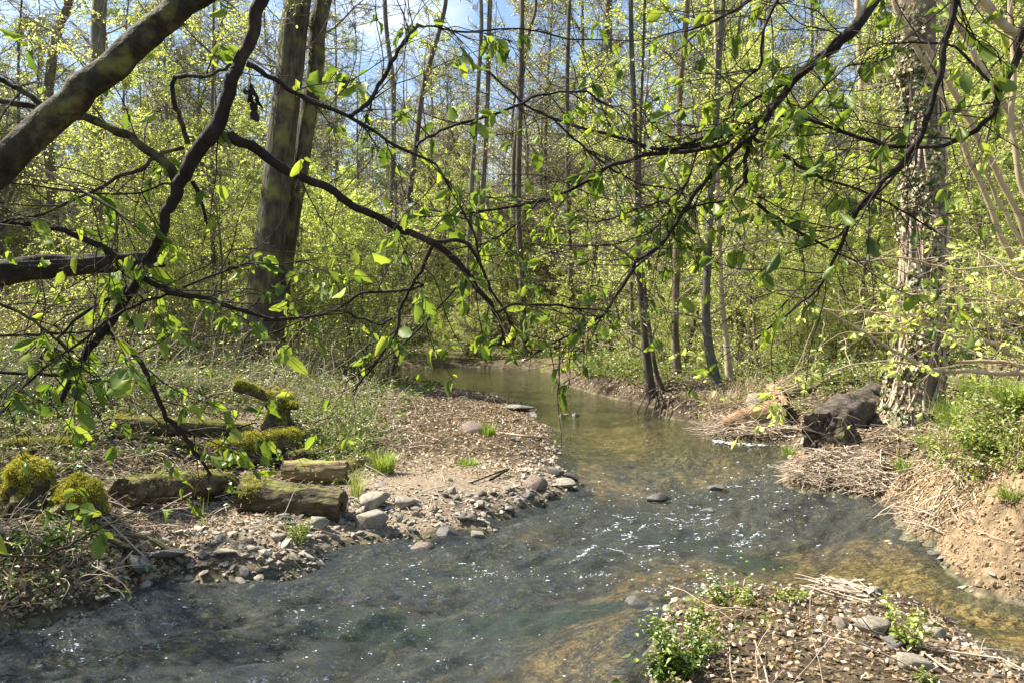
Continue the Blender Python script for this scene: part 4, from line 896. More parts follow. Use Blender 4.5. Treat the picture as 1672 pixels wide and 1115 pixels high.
def pile(pg, n, L, r, az0, seed, label, h=.05):
    R = np.random.default_rng(seed); pp = scatter_px(n, pg, R); w = hit(pp[:, 0], pp[:, 1]); w[:, 2] += R.uniform(0, h, n)
    v, q, _ = gtwigs(w[:, 0], w[:, 1], w[:, 2], R.uniform(*L, n), R.uniform(*r, n), R, .08, .02, az=az0+R.normal(size=n)*.7)
    return stuff(MB().add(v, q, rq=np.repeat(R.uniform(0, 1, n), 16)).build('driftwood_pile', M['stick']), label, 'driftwood')
pile([(1268,776),(1310,757),(1380,752),(1440,762),(1450,800),(1440,818),(1350,805),(1290,798)], 620, (.1, .36), (.0025, .008), 2.9, 1, 'flood-washed pile of twigs at the right water edge', .07)
pile([(1150,708),(1200,695),(1280,700),(1290,715),(1200,720),(1140,714)], 260, (.15, .6), (.003, .009), 3.0, 2, 'thin raft of driftwood below the orange-brown log', .05)
pile([(1456,842),(1480,835),(1530,880),(1530,895),(1490,880)], 36, (.12, .36), (.003, .008), 2.2, 3, 'tangle of washed-out pale roots under the earth bank', .08)
pile([(1320,958),(1370,955),(1420,975),(1400,990),(1330,980)], 60, (.08, .3), (.004, .012), 2.6, 4, 'dark twigs caught on the tip of the near bar', .04)
def stick(pts, w, label, mat='stick', cat='stick', name='fallen_stick', side=6):
    rows = np.array([(*p, w) for p in pts]); sp = smooth_path(rows, 24); v, q, _ = tubes(sp[None, :, :3], (sp[:, 3]*np.linspace(1, .55, 24))[None], side)
    return tag(MB().add(v, q).build(name, M[mat]), label, cat)
def hp(px, py, up=.015): p = hit1(px, py).copy(); p[2] = max(p[2], 0)+up; return p
stick([hp(895, 718), hp(860, 716, .03), hp(815, 708)], .022, 'grey bare stick reaching from the sandbar over the water')
stick([hp(300, 930, .03), hp(250, 905, .06), hp(190, 888, .04)], .02, 'brown stick lying behind the leaning slate', 'bark_brown')
stick([hp(238, 940, .05), hp(190, 925, .18), hp(150, 905, .3)], .007, 'thin straw-coloured stem slanting down to the left shore')
stick([hp(1100, 684, .02), hp(1125, 672, .03), hp(1150, 660)], .018, 'whitish stick pointing into the pool from the dry grass')
stick([hp(800, 790, .02), hp(830, 778, .06), hp(770, 792)], .012, 'crooked dark twig on the middle gravel', 'bark_dark')
for k in range(5):
    a = hit1(1068+k*6, 652+k*3); b = G0(1040+k*12, 672+3*k)
    stick([a+[0, 0, .12], (a+np.array([*b, 0]))/2+[0, -.05, .16], np.array([*b, -.02])], .018, 'bare root of the leaning waterside trunk reaching to the water', 'bark_brown', 'root', 'tree_root')['group'] = 'roots at the leaning waterside trunk'
print('ground things ok')

# ------------------------------------------------------------------ foam and sun glints
R = np.random.default_rng(90)
zr = lambda x, y: wat(x, y)[0]
px = []; cl = [(940, 908, 26, 6, 220), (880, 900, 18, 5, 60), (1010, 930, 40, 16, 130), (1060, 890, 60, 30, 260), (1130, 850, 110, 45, 520), (1200, 780, 60, 14, 160), (1230, 870, 30, 14, 170), (980, 860, 60, 25, 150), (700, 930, 60, 20, 130), (1100, 800, 90, 10, 120), (140, 1062, 80, 16, 110), (420, 1030, 60, 20, 60), (640, 1010, 120, 40, 110), (300, 1040, 120, 30, 60), (830, 940, 60, 20, 60), (1240, 820, 80, 30, 120), (1090, 960, 60, 16, 90), (1380, 815, 60, 8, 50), (230, 990, 60, 16, 30), (560, 1075, 200, 30, 70)]
for cx, cy, sx, sy, n in cl:
    n = int(n*4.5)
    a = R.normal(size=(n, 2))*[sx, sy]+[cx, cy]; px.append(a)
px = np.concatenate(px); g = G0(px[:, 0], px[:, 1]); dd = sdf(g[:, 0], g[:, 1])
ridge = vn((g[:, 0]*FD[0]+g[:, 1]*FD[1])*4, (-g[:, 0]*FD[1]+g[:, 1]*FD[0])*9, s=23); ok = (dd < -.03) & (g[:, 1] > 2) & (np.abs(ridge+.3*vn(g[:, 0]*14, g[:, 1]*14, s=5)) < .13); g = g[ok]; n = len(g)
rr = (.0010+.0036*R.uniform(0, 1, n)**3)*np.clip(g[:, 1]/4.5, .9, 1.5)
st = ICO[None]*(1+.25*R.normal(size=(n, 12, 1)))*np.stack([rr*R.uniform(.8, 3.5, n), rr, rr*.6], -1)[:, None]
v = st+np.stack([g[:, 0], g[:, 1], zr(g[:, 0], g[:, 1])+rr*.25], -1)[:, None]
t_ = (ICOT[None]+(np.arange(n)*12)[:, None, None]).reshape(-1, 3)
stuff(MB().add(v.reshape(-1, 3), t=t_).build('foam', M['foam']), 'white flecks standing for foam and sun glints on the riffle', 'foam')  # white flecks also stand in for sun glints on the ripples
n = 420; pts = np.stack([R.uniform(1165, 1300, n), 0*R.uniform(size=n)], -1); pts[:, 1] = 719+(pts[:, 0]-1165)*.03+R.normal(size=n)*1.5+R.uniform(0, 4, n)*np.sin((pts[:, 0]-1165)/135*3.14); g = G0(pts[:, 0], pts[:, 1])
rr = .004+.02*R.uniform(0, 1, n)**3; v = ICO[None]*np.stack([rr*2.2, rr*1.4, rr*.2], -1)[:, None]+np.stack([g[:, 0], g[:, 1], 0*rr], -1)[:, None]
tag(MB().add(v.reshape(-1, 3), t=(ICOT[None]+(np.arange(n)*12)[:, None, None]).reshape(-1, 3)).build('scum_line', M['foam']), 'white line of scum floating below the orange-brown log', 'foam')['kind'] = 'stuff'

# ------------------------------------------------------------------ plants on the ground
def blades(c, n_per, L, w, R, lean=.45, name='grass', mat='grass', parent=None, rad=.05, rmean=.5, label=None, cat=None, build=True, seg=4):
    c = np.repeat(np.atleast_2d(c), n_per, 0); n = len(c); a = R.uniform(0, 6.28, n); r = rad*np.sqrt(R.uniform(0, 1, n)); c = c+np.stack([np.cos(a)*r, np.sin(a)*r, 0*a], -1)
    a = a+R.normal(size=n)*.7; d = np.stack([np.cos(a), np.sin(a), np.zeros(n)], -1); L = L*R.uniform(.5, 1.15, n); le = lean*R.uniform(.2, 1.6, n)
    s = np.stack([-d[:, 1], d[:, 0], 0*a], -1); t = np.linspace(0, 1, seg+1); V = []
    for k, tt in enumerate(t):
        p = c+d*(L*le*tt**1.8)[:, None]; p[:, 2] += L*(tt-.45*le*tt**2.6); ww = (w*(1-tt**1.6)+.0004)*np.ones(n); V += [p-s*ww[:, None], p+s*ww[:, None]]
    V = np.stack(V, 1); q = np.concatenate([np.array([[2*k, 2*k+1, 2*k+3, 2*k+2]]) for k in range(seg)]); q = (q[None]+(np.arange(n)*2*(seg+1))[:, None, None]).reshape(-1, 4)
    mb = MB().add(V.reshape(-1, 3), q, rq=np.repeat(np.clip(R.normal(rmean, .2, n), 0, 1), seg))
    if not build: return mb
    o = mb.build(name, M[mat], parent); return tag(o, label, cat) if label else o
R = np.random.default_rng(31)
def tuft(px, py, w, hpx, n, label, lean=.5, rmean=.55, name='grass_tuft'):
    g = hit1(px, py); L = pxw(hpx, g); return blades(g, n, L, .0028*max(1, g[1]/6), R, lean, name, 'grass', None, pxw(w, g)/2*.6, rmean, label, 'grass tuft')
tuft(626, 772, 60, 42, 260, 'bright fresh grass clump beside the mossy slanting wood piece', .45, .75)
tuft(582, 812, 34, 52, 60, 'tall sparse grass clump at the right end of the short thick log', .4, .7)
tuft(570, 745, 60, 44, 110, 'long-bladed pale green grass arching behind the split log', .8, .6)
tuft(798, 712, 34, 26, 110, 'small fresh grass clump beside the triangular brown stone', .5, .6)
tuft(762, 762, 56, 16, 200, 'low green grass patch at the edge of the middle gravel', .6, .6)
tuft(1560, 700, 90, 60, 330, 'spreading grass tussock on the right bank beside the ivy-clad tree', .6, .7)
tuft(1600, 655, 100, 55, 420, 'dense grass tussock at the top of the right bank', .6, .65)
tuft(1655, 670, 90, 55, 300, 'grass tussock at the right edge of the picture on the bank top', .6, .6)
tuft(1520, 735, 70, 40, 120, 'thin grass hanging over the cut edge of the right bank', .9, .4)
tuft(1240, 690, 50, 24, 120, 'dark green grass between the orange-brown log and the dark wet log', .6, .35)
tuft(1290, 745, 50, 22, 80, 'short grass at the foot of the dark wet log', .6, .5)
tuft(332, 862, 20, 62, 6, 'single tall grass stalk on the gravel in front of the low dark log', .15, .6)
for (px, py, w, hh, n, lab) in [(1185, 668, 100, 46, 300, 'heap of straw-coloured dry grass below the two pale trunks'), (1215, 645, 80, 40, 160, 'dry grass tuft right behind the straw-coloured heap'), (1130, 668, 60, 24, 120, 'low dry grass spilling to the water left of the straw-coloured heap'), (1560, 740, 70, 50, 180, 'dry brown roots and grass hanging from the cut right bank')]:
    g = hit1(px, py); blades(g, n, pxw(hh, g), .003, R, 1.0, 'dry_grass', 'straw', None, pxw(w, g)/2*.7, .65, lab, 'dry grass')

def herb(px, py, wpx, hpx, nst, nl, label, name='leafy_plant', mat='herb', leaf=.03, flowers=0, R=R, rmean=.7, cat='plant', lean=.35):
    g = hit1(px, py); g[2] = max(g[2], 0); h = pxw(hpx, g); r = pxw(wpx, g)/2; root = thing(name, label, cat, g)
    a = R.uniform(0, 6.28, nst); rr = r*.45*np.sqrt(R.uniform(0, 1, nst)); st = g+np.stack([np.cos(a)*rr, np.sin(a)*rr, 0*a-.01], -1)
    p = grow(st, np.stack([np.cos(a)*lean*r/h*2, np.sin(a)*lean*r/h*2, np.ones(nst)], -1), h*R.uniform(.55, 1.1, nst), 7, .12, 0, R)
    v, q, _ = tubes(p, np.linspace(.0028, .001, 7)[None]*np.ones((nst, 1)), 4); MB().add(v, q).build('stems', M['grass'], root)
    bi = R.integers(0, nst, nl); t = R.uniform(.15, 1, nl)**.8; c, dd = along(p, bi, t); az = R.uniform(0, 6.28, nl); d = np.stack([np.cos(az), np.sin(az), R.uniform(-.3, .6, nl)], -1)
    nm = nrm(np.stack([0*az, 0*az, np.ones(nl)], -1)+R.normal(size=(nl, 3))*.35); v, q, t_, a_, b_ = leaves_fine(c, d, nm, leaf*R.uniform(.5, 1.3, nl)*(1.2-.5*t), R)
    rv = np.clip(R.normal(rmean, .2, nl), 0, 1); MB().add(v, q, t_, rq=np.repeat(rv, a_), rt=np.repeat(rv, b_)).build('leaves', M[mat], root)
    if flowers:
        bi = R.integers(0, nst, flowers); c = p[bi, -1]+R.normal(size=(flowers, 3))*.008; k = 4; c = np.repeat(c, k, 0); a = np.tile(np.arange(k)*1.57, flowers)+R.uniform(0, 1, flowers*k)
        v, q = kites(c, np.stack([np.cos(a), np.sin(a), 0*a+.2], -1), np.tile([0, 0, 1.0], (len(a), 1)), np.full(len(a), .008), .45); MB().add(v, q).build('flowers', M['flower'], root)
    return root
herb(482, 888, 60, 46, 22, 420, 'small bushy green plant in the gravel by the waterline', leaf=.022)
herb(1120, 1095, 120, 110, 34, 620, 'leafy green plant with tiny white flowers at the corner of the near bar', leaf=.034, flowers=40, rmean=.5)
herb(1090, 1120, 100, 60, 26, 420, 'dark leafy clump at the foot of the near bar corner', leaf=.03, rmean=.3, flowers=10)
herb(1195, 985, 100, 46, 26, 380, 'low flowering herb on the upstream tip of the near bar', leaf=.024, flowers=50, rmean=.8)
herb(1290, 985, 70, 26, 18, 220, 'creeping bright green herb right of the flowering one', leaf=.022, rmean=.85)
herb(1480, 1062, 66, 96, 12, 190, 'upright pale green leafy plant among the boulders of the near bar', leaf=.036, rmean=.9)
herb(1505, 1118, 50, 30, 10, 120, 'small weed at the bottom edge among the boulders', leaf=.024, rmean=.7)
herb(1140, 1020, 60, 30, 16, 200, 'small weed hanging over the dark rocks of the near bar', leaf=.02, rmean=.7)
herb(405, 812, 50, 30, 10, 110, 'white-edged herb growing on the left end of the short thick log', leaf=.028, rmean=.8)
herb(320, 745, 50, 36, 12, 160, 'leafy shoot between the moss cushion log and the low dark log', leaf=.04, rmean=.6)
herb(1545, 690, 70, 60, 12, 70, 'glossy-leaved bramble at the foot of the ivy-clad tree', leaf=.07, mat='bramble', rmean=.6)
herb(1630, 745, 70, 50, 26, 360, 'feathery yellow-green fern-like plant hanging on the right bank', leaf=.03, rmean=.85, lean=.6)
herb(510, 690, 80, 50, 20, 240, 'fresh green herb behind the broken stump', leaf=.035, rmean=.5)
herb(100, 775, 90, 40, 12, 60, 'broad-leaved bramble above the round moss-capped stump', leaf=.075, mat='bramble', rmean=.6)
herb(20, 800, 60, 50, 12, 50, 'bramble leaves at the left edge beside the pointed stump', leaf=.07, mat='bramble', rmean=.5)

for k_, (px, py, w, hh, m_, lf, rm_, lb) in enumerate([
 (60, 610, 150, 90, 'bramble', .06, .5, 'dark bramble clump under the dead trunk at the far left'),
 (170, 640, 130, 80, 'bramble', .055, .35, 'low dark bramble clump left of centre on the left bank'),
 (280, 640, 110, 60, 'herb', .05, .55, 'green bramble clump right of the drooping dark bough tip'),
 (350, 655, 90, 55, 'bramble', .05, .6, 'bramble clump left of the broken stump'),
 (560, 700, 90, 50, 'herb', .035, .35, 'dark green weed clump behind the long-bladed pale grass'),
 (600, 640, 100, 60, 'herb', .04, .6, 'weedy clump at the top corner of the sandbar'),
 (90, 720, 120, 50, 'herb', .04, .7, 'yellow-green weeds above the two moss-capped stumps'),
 (240, 745, 100, 44, 'herb', .035, .65, 'small-leaved weeds above the low dark log'),
 (30, 700, 110, 70, 'bramble', .065, .3, 'shaded bramble clump touching the left edge'),
 (500, 640, 90, 70, 'bramble', .055, .45, 'bramble clump between the broken stump and the leaning beech'),
 (420, 620, 70, 50, 'bramble', .06, .7, 'light bramble leaves in front of the leaning beech'),
 (60, 900, 120, 60, 'herb', .04, .25, 'dark weeds hanging on the shaded lower left bank')]):
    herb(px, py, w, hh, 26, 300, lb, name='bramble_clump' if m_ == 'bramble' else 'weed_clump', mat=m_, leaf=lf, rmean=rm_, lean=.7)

tuft(1600, 760, 90, 40, 200, 'dry green grass tussock slumping down the right bank', 1.0, .5)
tuft(1480, 770, 60, 30, 120, 'small mossy grass tuft above the twig pile', .9, .35)
tuft(1650, 840, 60, 34, 120, 'grass tuft rooted in the bare face of the right bank', 1.0, .45)
# ground cover and brambles that nobody could count
def cover_density(x, y, d):
    k = .5+.5*fbm(x*1.1, y*1.1, s=81, o=3)
    left = .6*(x < -1.35-.02*y)*np.clip((d-.55)*2, 0, 1)*(y < 17)
    right = .55*(x > 2.2)*(y > 9.8)*(d > .5)+.5*(x > 3.9)*(y > 5)*(d > .9)
    far = .9*(y > 15)*(d > .3)*((x > 1.5) | (x < -1.6) | (y > 27))
    nb = .35*gauss(x, y, 1180, 1030, .35, .5)+.5*gauss(x, y, 1110, 1115, .3, .4)
    return np.clip((left+right+far)*(.1+1.2*k)+nb, 0, 1)
x, y, z, d = scatter_world(60000, -12, 12, 2.5, 34, lambda x, y, d: cover_density(x, y, d)*np.clip(7/y, .16, 1), R); n = len(x); print('cover', n)
rep = 4; c = np.repeat(np.stack([x, y, z], -1), rep, 0); n = len(c); c[:, 2] += R.uniform(.01, .14, n)*(1+.5*(c[:, 0] < -2)); c[:, :2] += R.normal(size=(n, 2))*.035
az = R.uniform(0, 6.28, n); L = R.uniform(.018, .06, n)*np.clip(c[:, 1]/9, .8, 2.2); v, q = kites(c, np.stack([np.cos(az), np.sin(az), R.uniform(-.2, .6, n)], -1), nrm(R.normal(size=(n, 3))*.5+[0, 0, 1]), L, .36)
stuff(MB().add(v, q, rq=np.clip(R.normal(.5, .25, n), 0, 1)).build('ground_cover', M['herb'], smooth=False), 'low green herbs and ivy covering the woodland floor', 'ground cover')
# brambles at left: arching canes with leaves
def brambles(pg, n, L, label, seed, mat='bramble', leafn=26, r=(.002, .0045), leafL=.045, up=1.0, name='brambles', stems='straw', rmean=.5, kind='stuff'):
    R = np.random.default_rng(seed); pp = scatter_px(n, pg, R); w = hit(pp[:, 0], pp[:, 1]); w = w[~np.isnan(w[:, 0])]; n = len(w); w[:, 2] -= .02
    p = grow(w, R.normal(size=(n, 3))*[.7, .7, .1]+[0, 0, up], R.uniform(L[0], L[1], n), 9, .14, -.10, R); gz = ground(p[..., 0].ravel(), p[..., 1].ravel()).reshape(n, 9); p[..., 2] = np.maximum(p[..., 2], gz+.01)
    v, q, _ = tubes(p, np.linspace(1, .5, 9)[None]*R.uniform(*r, (n, 1)), 4); mb = MB().add(v, q, rq=np.repeat(R.uniform(0, 1, n), 32), mat=0)
    k = n*leafn
    if k:
        bi = R.integers(0, n, k); c, dd = along(p, bi, R.uniform(.1, 1, k)); v, q = kites(c+R.normal(size=(k, 3))*.02, dd*.4+R.normal(size=(k, 3))*[.8, .8, .4], nrm(R.normal(size=(k, 3))*.5+[0, 0, 1]), leafL*R.uniform(.5, 1.3, k), .36)
        mb.add(v, q, rq=np.clip(R.normal(rmean, .22, k), 0, 1), mat=1)
    return stuff(mb.build(name, [M[stems], M[mat]], smooth=False), label, 'brambles' if name == 'brambles' else 'dry stems')
brambles([(-80,520),(150,515),(260,590),(240,670),(120,690),(-80,700)], 520, (.5, 1.5), 'tangled green brambles at the left edge of the bank', 1, leafn=22, rmean=.5)
brambles([(-80,640),(200,640),(520,620),(560,700),(360,760),(-80,800)], 1100, (.2, .7), 'dead straw-coloured canes strewn between the mossy logs', 12, leafn=0, r=(.002, .005), up=.25, name='dry_stems')
brambles([(-80,690),(200,660),(360,640),(360,700),(200,740),(-80,800)], 260, (.25, .7), 'low brambles and herbs between the fallen logs', 2, leafn=16, mat='herb', leafL=.035)
brambles([(200,600),(380,600),(520,620),(640,640),(640,690),(480,700),(300,660)], 620, (.25, .8), 'low weeds and dry canes behind the broken stump', 3, leafn=8, mat='herb', leafL=.04)
brambles([(480,690),(590,660),(600,720),(560,770),(480,740)], 120, (.2, .5), 'green weeds spreading right of the fallen logs', 4, leafn=30, mat='herb', leafL=.035)
brambles([(900,600),(1050,600),(1060,640),(960,620)], 160, (.3, .9), 'bramble bank behind the right shore of the pool', 5, leafn=30, mat='herb', leafL=.05)
brambles([(1100,600),(1440,580),(1460,640),(1290,640),(1210,640)], 260, (.2, .6), 'weeds and ivy on the right bank behind the fallen logs', 6, leafn=24, mat='herb', leafL=.04, rmean=.55)
brambles([(1540,640),(1680,640),(1680,800),(1540,770)], 260, (.15, .45), 'weeds on the top of the right bank', 7, leafn=26, mat='herb', leafL=.03, rmean=.7)
brambles([(-60,540),(150,560),(385,565),(385,612),(160,612),(-60,600)], 2600, (.7, 2.6), 'thicket of thin dry upright stems behind the left bank', 8, leafn=7, mat='leaf_spring', leafL=.05, r=(.003, .007), up=2.6, name='dry_stems')
brambles([(440,575),(640,585),(640,612),(440,620)], 500, (.4, 1.3), 'dry stalks between the leaning beech and the pool', 14, leafn=8, mat='leaf_spring', leafL=.045, r=(.003, .006), up=1.6, name='dry_stems')
brambles([(-80,860),(60,850),(200,880),(170,960),(0,1000),(-80,1010)], 200, (.12, .45), 'roots and withered stalks on the shaded left bank', 15, leafn=6, mat='herb', leafL=.03, up=.2, name='dry_stems')
brambles([(380,640),(560,610),(640,600),(660,640),(560,680),(440,690)], 260, (.3, .9), 'bleached dead canes lying across the left bank', 9, leafn=0, r=(.003, .006), up=.4, name='dry_stems')
brambles([(1470,690),(1600,700),(1660,760),(1560,850),(1460,810)], 260, (.15, .5), 'roots and dry stalks hanging from the cut right bank', 10, leafn=0, r=(.002, .005), up=-.2, name='dry_stems')
brambles([(560,560),(660,570),(650,620),(590,640),(560,610)], 90, (1.0, 3.2), 'cluster of dark thin shoots left of the pool', 11, leafn=40, mat='leaf_deep', leafL=.05, r=(.005, .013), up=3.0, name='thin_shoots', stems='twig_dark')
brambles([(430,640),(600,632),(640,660),(600,770),(560,790),(470,720)], 420, (.2, .6), 'weedy tangle between the fallen logs and the sandbar', 16, leafn=16, mat='herb', leafL=.035, rmean=.55)
brambles([(-80,560),(380,600),(380,680),(-80,700)], 500, (.3, 1.1), 'dark leafy undergrowth behind the left logs', 17, leafn=12, mat='herb', leafL=.055, rmean=.35)
for k_, (pa, pb, w_, lb) in enumerate([((20,760),(210,690),11,'mossy branch lying slantwise above the pointed stump'), ((150,715),(330,745),9,'thin mossy branch crossing in front of the long level log'), ((250,690),(300,760),8,'short branch leaning on the long level mossy log'), ((330,775),(470,760),10,'rotten branch jammed behind the short thick log'), ((60,700),(170,660),12,'mossy bough at the left under the brambles'), ((480,715),(600,690),9,'bleached branch pointing at the sandbar from the broken stump'), ((150,880),(235,925),12,'brown branch on the shore below the round stump')]):
    g0_ = hit1(*pa); g1_ = hit1(*pb); log('fallen_branch', lb, 'branch', g0_+[0, 0, .03], g1_+[0, 0, .05], pxw(w_, g0_)/2, pxw(w_*.6, g1_)/2, 'log_old' if k_ != 5 else 'stick', 60+k_, moss=200 if k_ in (0, 1, 4) else 0, amp=.3, mosslen=.018, sides=14, bend=.08)
brambles([(-60,560),(440,590),(600,620),(600,660),(420,680),(-60,690)], 420, (.5, 1.7), 'bare thin saplings and brush standing on the left bank', 18, leafn=3, mat='leaf_spring', leafL=.04, r=(.002, .006), up=1.3, name='dry_stems', stems='stick')
brambles([(-60,640),(600,640),(600,700),(480,740),(-60,760)], 500, (.2, .7), 'fallen brush and broken twigs heaped over the left logs', 19, leafn=0, r=(.002, .006), up=.15, name='dry_stems', stems='stick')
# moss patches on ground
x, y, z, d = scatter_world(90000, -6, 5.5, 2.5, 11, lambda x, y, d: (d > .2)*np.clip(fbm(x*1.7, y*1.7, s=91, o=3)*3-.3, 0, 1)*((x < -2.2)*.8+(x > 2.9)*1.3*gauss(x, y, 1600, 880, 1.2, 1.2)+.9*gauss(x, y, 1250, 1020, .5, .4)+.6*gauss(x, y, 1400, 650, 2, 2.5)), R); n = len(x); print('moss', n)
mbm = blades(np.stack([x, y, z], -1), 3, .022, .0025, R, .8, rad=.012, build=False, seg=2); stuff(mbm.build('moss', M['moss'], smooth=False), 'yellow-green moss growing over soil and stones', 'moss')

# ------------------------------------------------------------------ overhanging boughs in the foreground
R = np.random.default_rng(404)
def bough_path(rows, Y0, Y1, wig=1.0, ext=None):
    """rows = (px, py, width_px); distance runs from Y0 to Y1 along it"""
    rows = np.array(rows, float); rows[:, 2] *= np.where(rows[:, 2] > 12, .74, .86); s = np.concatenate([[0], np.cumsum(np.hypot(*np.diff(rows[:, :2], axis=0).T))]); s /= s[-1]
    pts = [(*P(r[0], r[1], Y0+(Y1-Y0)*k), r[2]/F*(Y0+(Y1-Y0)*k)/2) for r, k in zip(rows, s)]
    if ext: pts = [tuple(e) for e in ext]+pts
    n = max(12, int(len(pts)*9)); p = smooth_path(pts, n); pl = np.array(pts, float); uu = np.linspace(0, len(pl)-1, n); p = .45*p+.55*np.stack([np.interp(uu, np.arange(len(pl)), pl[:, k_]) for k_ in range(4)], -1)
    j = np.stack([vn(np.arange(n)*.33, np.full(n, k*9.1+rows[0, 0]), s=3) for k in range(3)], -1)*wig*np.minimum(p[:, 3:4]*.35+.002, .006); p[1:-1, :3] += j[1:-1]; p[:, 3] = np.maximum(p[:, 3], .0009); return p
def bough_tube(p, sides, seed, amp=.16):
    k = lambda v: amp*.8*fbm(v[:, 0]*45, v[:, 1]*45, v[:, 2]*45, s=seed, o=4)+amp*np.maximum(vn(v[:, 0]*30, v[:, 1]*30, v[:, 2]*30, s=seed+1)-.5, 0)*2.5
    return tubes(p[None, :, :3], p[None, :, 3], sides, disp=k)
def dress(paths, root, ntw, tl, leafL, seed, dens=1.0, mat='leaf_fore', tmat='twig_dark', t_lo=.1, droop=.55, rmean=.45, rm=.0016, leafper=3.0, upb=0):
    """side twigs with hanging leaves grown off a list of (n,4) paths"""
    R = np.random.default_rng(seed); tw = MB(); L_ = []; D_ = []
    for p, wt in paths:
        m = max(1, int(ntw*wt)); T = p[None, :, :3]; t = R.uniform(t_lo, 1, m); s0, d0 = along(T, np.zeros(m, int), t)
        q1 = grow(s0, d0*.8+R.normal(size=(m, 3))*[.8, .55, .55]+[0, 0, upb], R.uniform(tl*.4, tl*1.5, m), 9, .16, -.02 if not upb else .015, R); rr = np.minimum(np.interp(t, np.linspace(0, 1, len(p)), p[:, 3])*.6, rm*1.6)
        v, q, _ = tubes(q1, np.linspace(1, .5, 9)[None]*rr[:, None], 5); tw.add(v, q)
        m2 = m*2; bi = R.integers(0, m, m2); s1, d1 = along(q1, bi, R.uniform(.25, 1, m2)); q2 = grow(s1, d1+R.normal(size=(m2, 3))*[.8, .5, .5], R.uniform(tl*.15, tl*.6, m2), 6, .2, -.02, R)
        v, q, _ = tubes(q2, np.linspace(rm*.8, rm*.45, 6)[None]*np.ones((m2, 1)), 4); tw.add(v, q)
        for qq, cnt in ((q1, m), (q2, m2)):
            k = int(cnt*leafper*dens*(1 if cnt == m else .8)); bi = R.integers(0, cnt, k); k = max(1, k//3); bi = bi[:k]; t = 1-.8*R.uniform(0, 1, k)**1.6; c, dd = along(qq, bi, t); rp = R.integers(1, 4, k); c = np.repeat(c, rp, 0); dd = np.repeat(dd, rp, 0); L_.append(c-dd*R.uniform(0, .02, (len(c), 1))); D_.append(dd)
    tw.build('twigs', M[tmat], root)
    c = np.concatenate(L_); dd = np.concatenate(D_); n = len(c); d = dd*.35+R.normal(size=(n, 3))*[.45, .45, .25]+[0, 0, -droop]; nm = nrm(R.normal(size=(n, 3))*[.8, .8, .5]+[0, -.3, .35])
    st = c+nrm(d)*.008; v, q, t_, a_, b_ = leaves_fine(st, d, nm, leafL*np.clip(R.lognormal(-.15, .38, n), .3, 1.6), R)
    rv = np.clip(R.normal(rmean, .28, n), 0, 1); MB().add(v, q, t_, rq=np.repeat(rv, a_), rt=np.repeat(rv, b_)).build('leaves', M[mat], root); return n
# left hazel: the whole tree stands just left of the picture
HL = thing('hazel_tree', 'nearest hazel at left with a thick moss-lit limb and dark crooked boughs across the view', 'tree', (-2.7, 1.75, .3))
limb = bough_path([(-250,520,74),(-120,385,70),(0,270,68),(100,180,66),(170,122,62),(240,57,60),(320,-5,56),(430,-90,50),(560,-190,44),(760,-330,34)], 1.7, 2.0, ext=[(-2.75, 1.75, .0, .09), (-2.55, 1.74, .6, .065), (-2.0, 1.72, 1.2, .055)])
v, q, _ = bough_tube(limb, 26, 1, .13); MB().add(v, q).build('limb', M['bark_limb'], HL)
D = bough_path([(475,-130,38),(430,0,29),(402,80,26),(376,140,27),(352,212,34),(328,238,32),(306,278,30),(292,305,27),(272,355,22),(240,430,20),(214,475,22),(180,522,20),(145,568,18),(118,615,14),(96,662,9)], 1.92, 2.15)
v, q, _ = bough_tube(D, 20, 2, .2); MB().add(v, q).build('bough', M['bark_dark'], HL)
LP = {}
def sub(key, rows, Y0, Y1, mat='bark_dark', sides=9, root=None, amp=.2):
    p = bough_path(rows, Y0, Y1); v, q, _ = bough_tube(p, sides, len(LP)+5, amp); MB().add(v, q).build('bough', M[mat], root); LP[key] = p; return p
h = dict(root=HL)
sub('s1', [(352,210,24),(372,222,24),(412,241,22),(480,286,20),(540,312,18),(600,346,16),(660,377,15),(708,396,14),(750,432,12),(790,482,10),(815,522,7),(826,562,4)], 2.05, 2.5, **h, sides=14)
sub('s1b', [(705,395,8),(740,392,8),(768,402,7),(785,432,6),(800,470,5),(825,510,4),(838,535,3)], 2.36, 2.6, **h)
sub('s1c', [(808,510,6),(840,498,5),(900,498,5),(960,505,4),(1010,510,2)], 2.45, 2.6, **h)
sub('s1d', [(706,402,8),(690,440,7),(675,462,6),(655,500,6),(645,545,5),(605,605,4),(575,640,3)], 2.36, 2.5, **h)
sub('s1e', [(678,462,5),(692,464,4),(670,474,5),(590,478,5),(552,506,5),(490,520,4),(420,524,3)], 2.4, 2.4, **h)
sub('s1f', [(640,520,4),(620,530,4),(575,515,4),(552,506,3)], 2.4, 2.4, **h)
sub('s1g', [(744,470,4),(700,520,4),(650,570,3),(600,600,3),(560,625,2)], 2.45, 2.5, **h)
sub('s1h', [(826,540,5),(812,560,4),(800,566,4),(790,575,3)], 2.5, 2.5, **h)
sub('s2', [(404,105,12),(440,124,9),(505,166,8),(570,190,7),(640,235,6),(712,270,5),(742,320,5),(772,378,4),(785,430,3)], 2.0, 2.35, **h)
sub('s2b', [(572,190,8),(600,170,8),(628,125,8),(650,82,7),(682,40,6)], 2.12, 2.2, **h)
sub('s2c', [(680,40,5),(702,44,4),(762,52,4),(850,48,3),(930,63,3),(1030,66,2)], 2.2, 2.5, **h)
sub('s2d', [(678,240,5),(700,222,5),(742,206,5),(820,182,5),(872,160,5),(910,152,4),(958,150,4),(985,170,3),(1020,175,2)], 2.2, 2.5, **h)
sub('s3', [(294,300,22),(264,262,20),(212,226,19),(150,197,18),(80,183,14),(0,163,13),(-120,140,10)], 2.1, 1.95, mat='bark_limb', root=HL, sides=12)
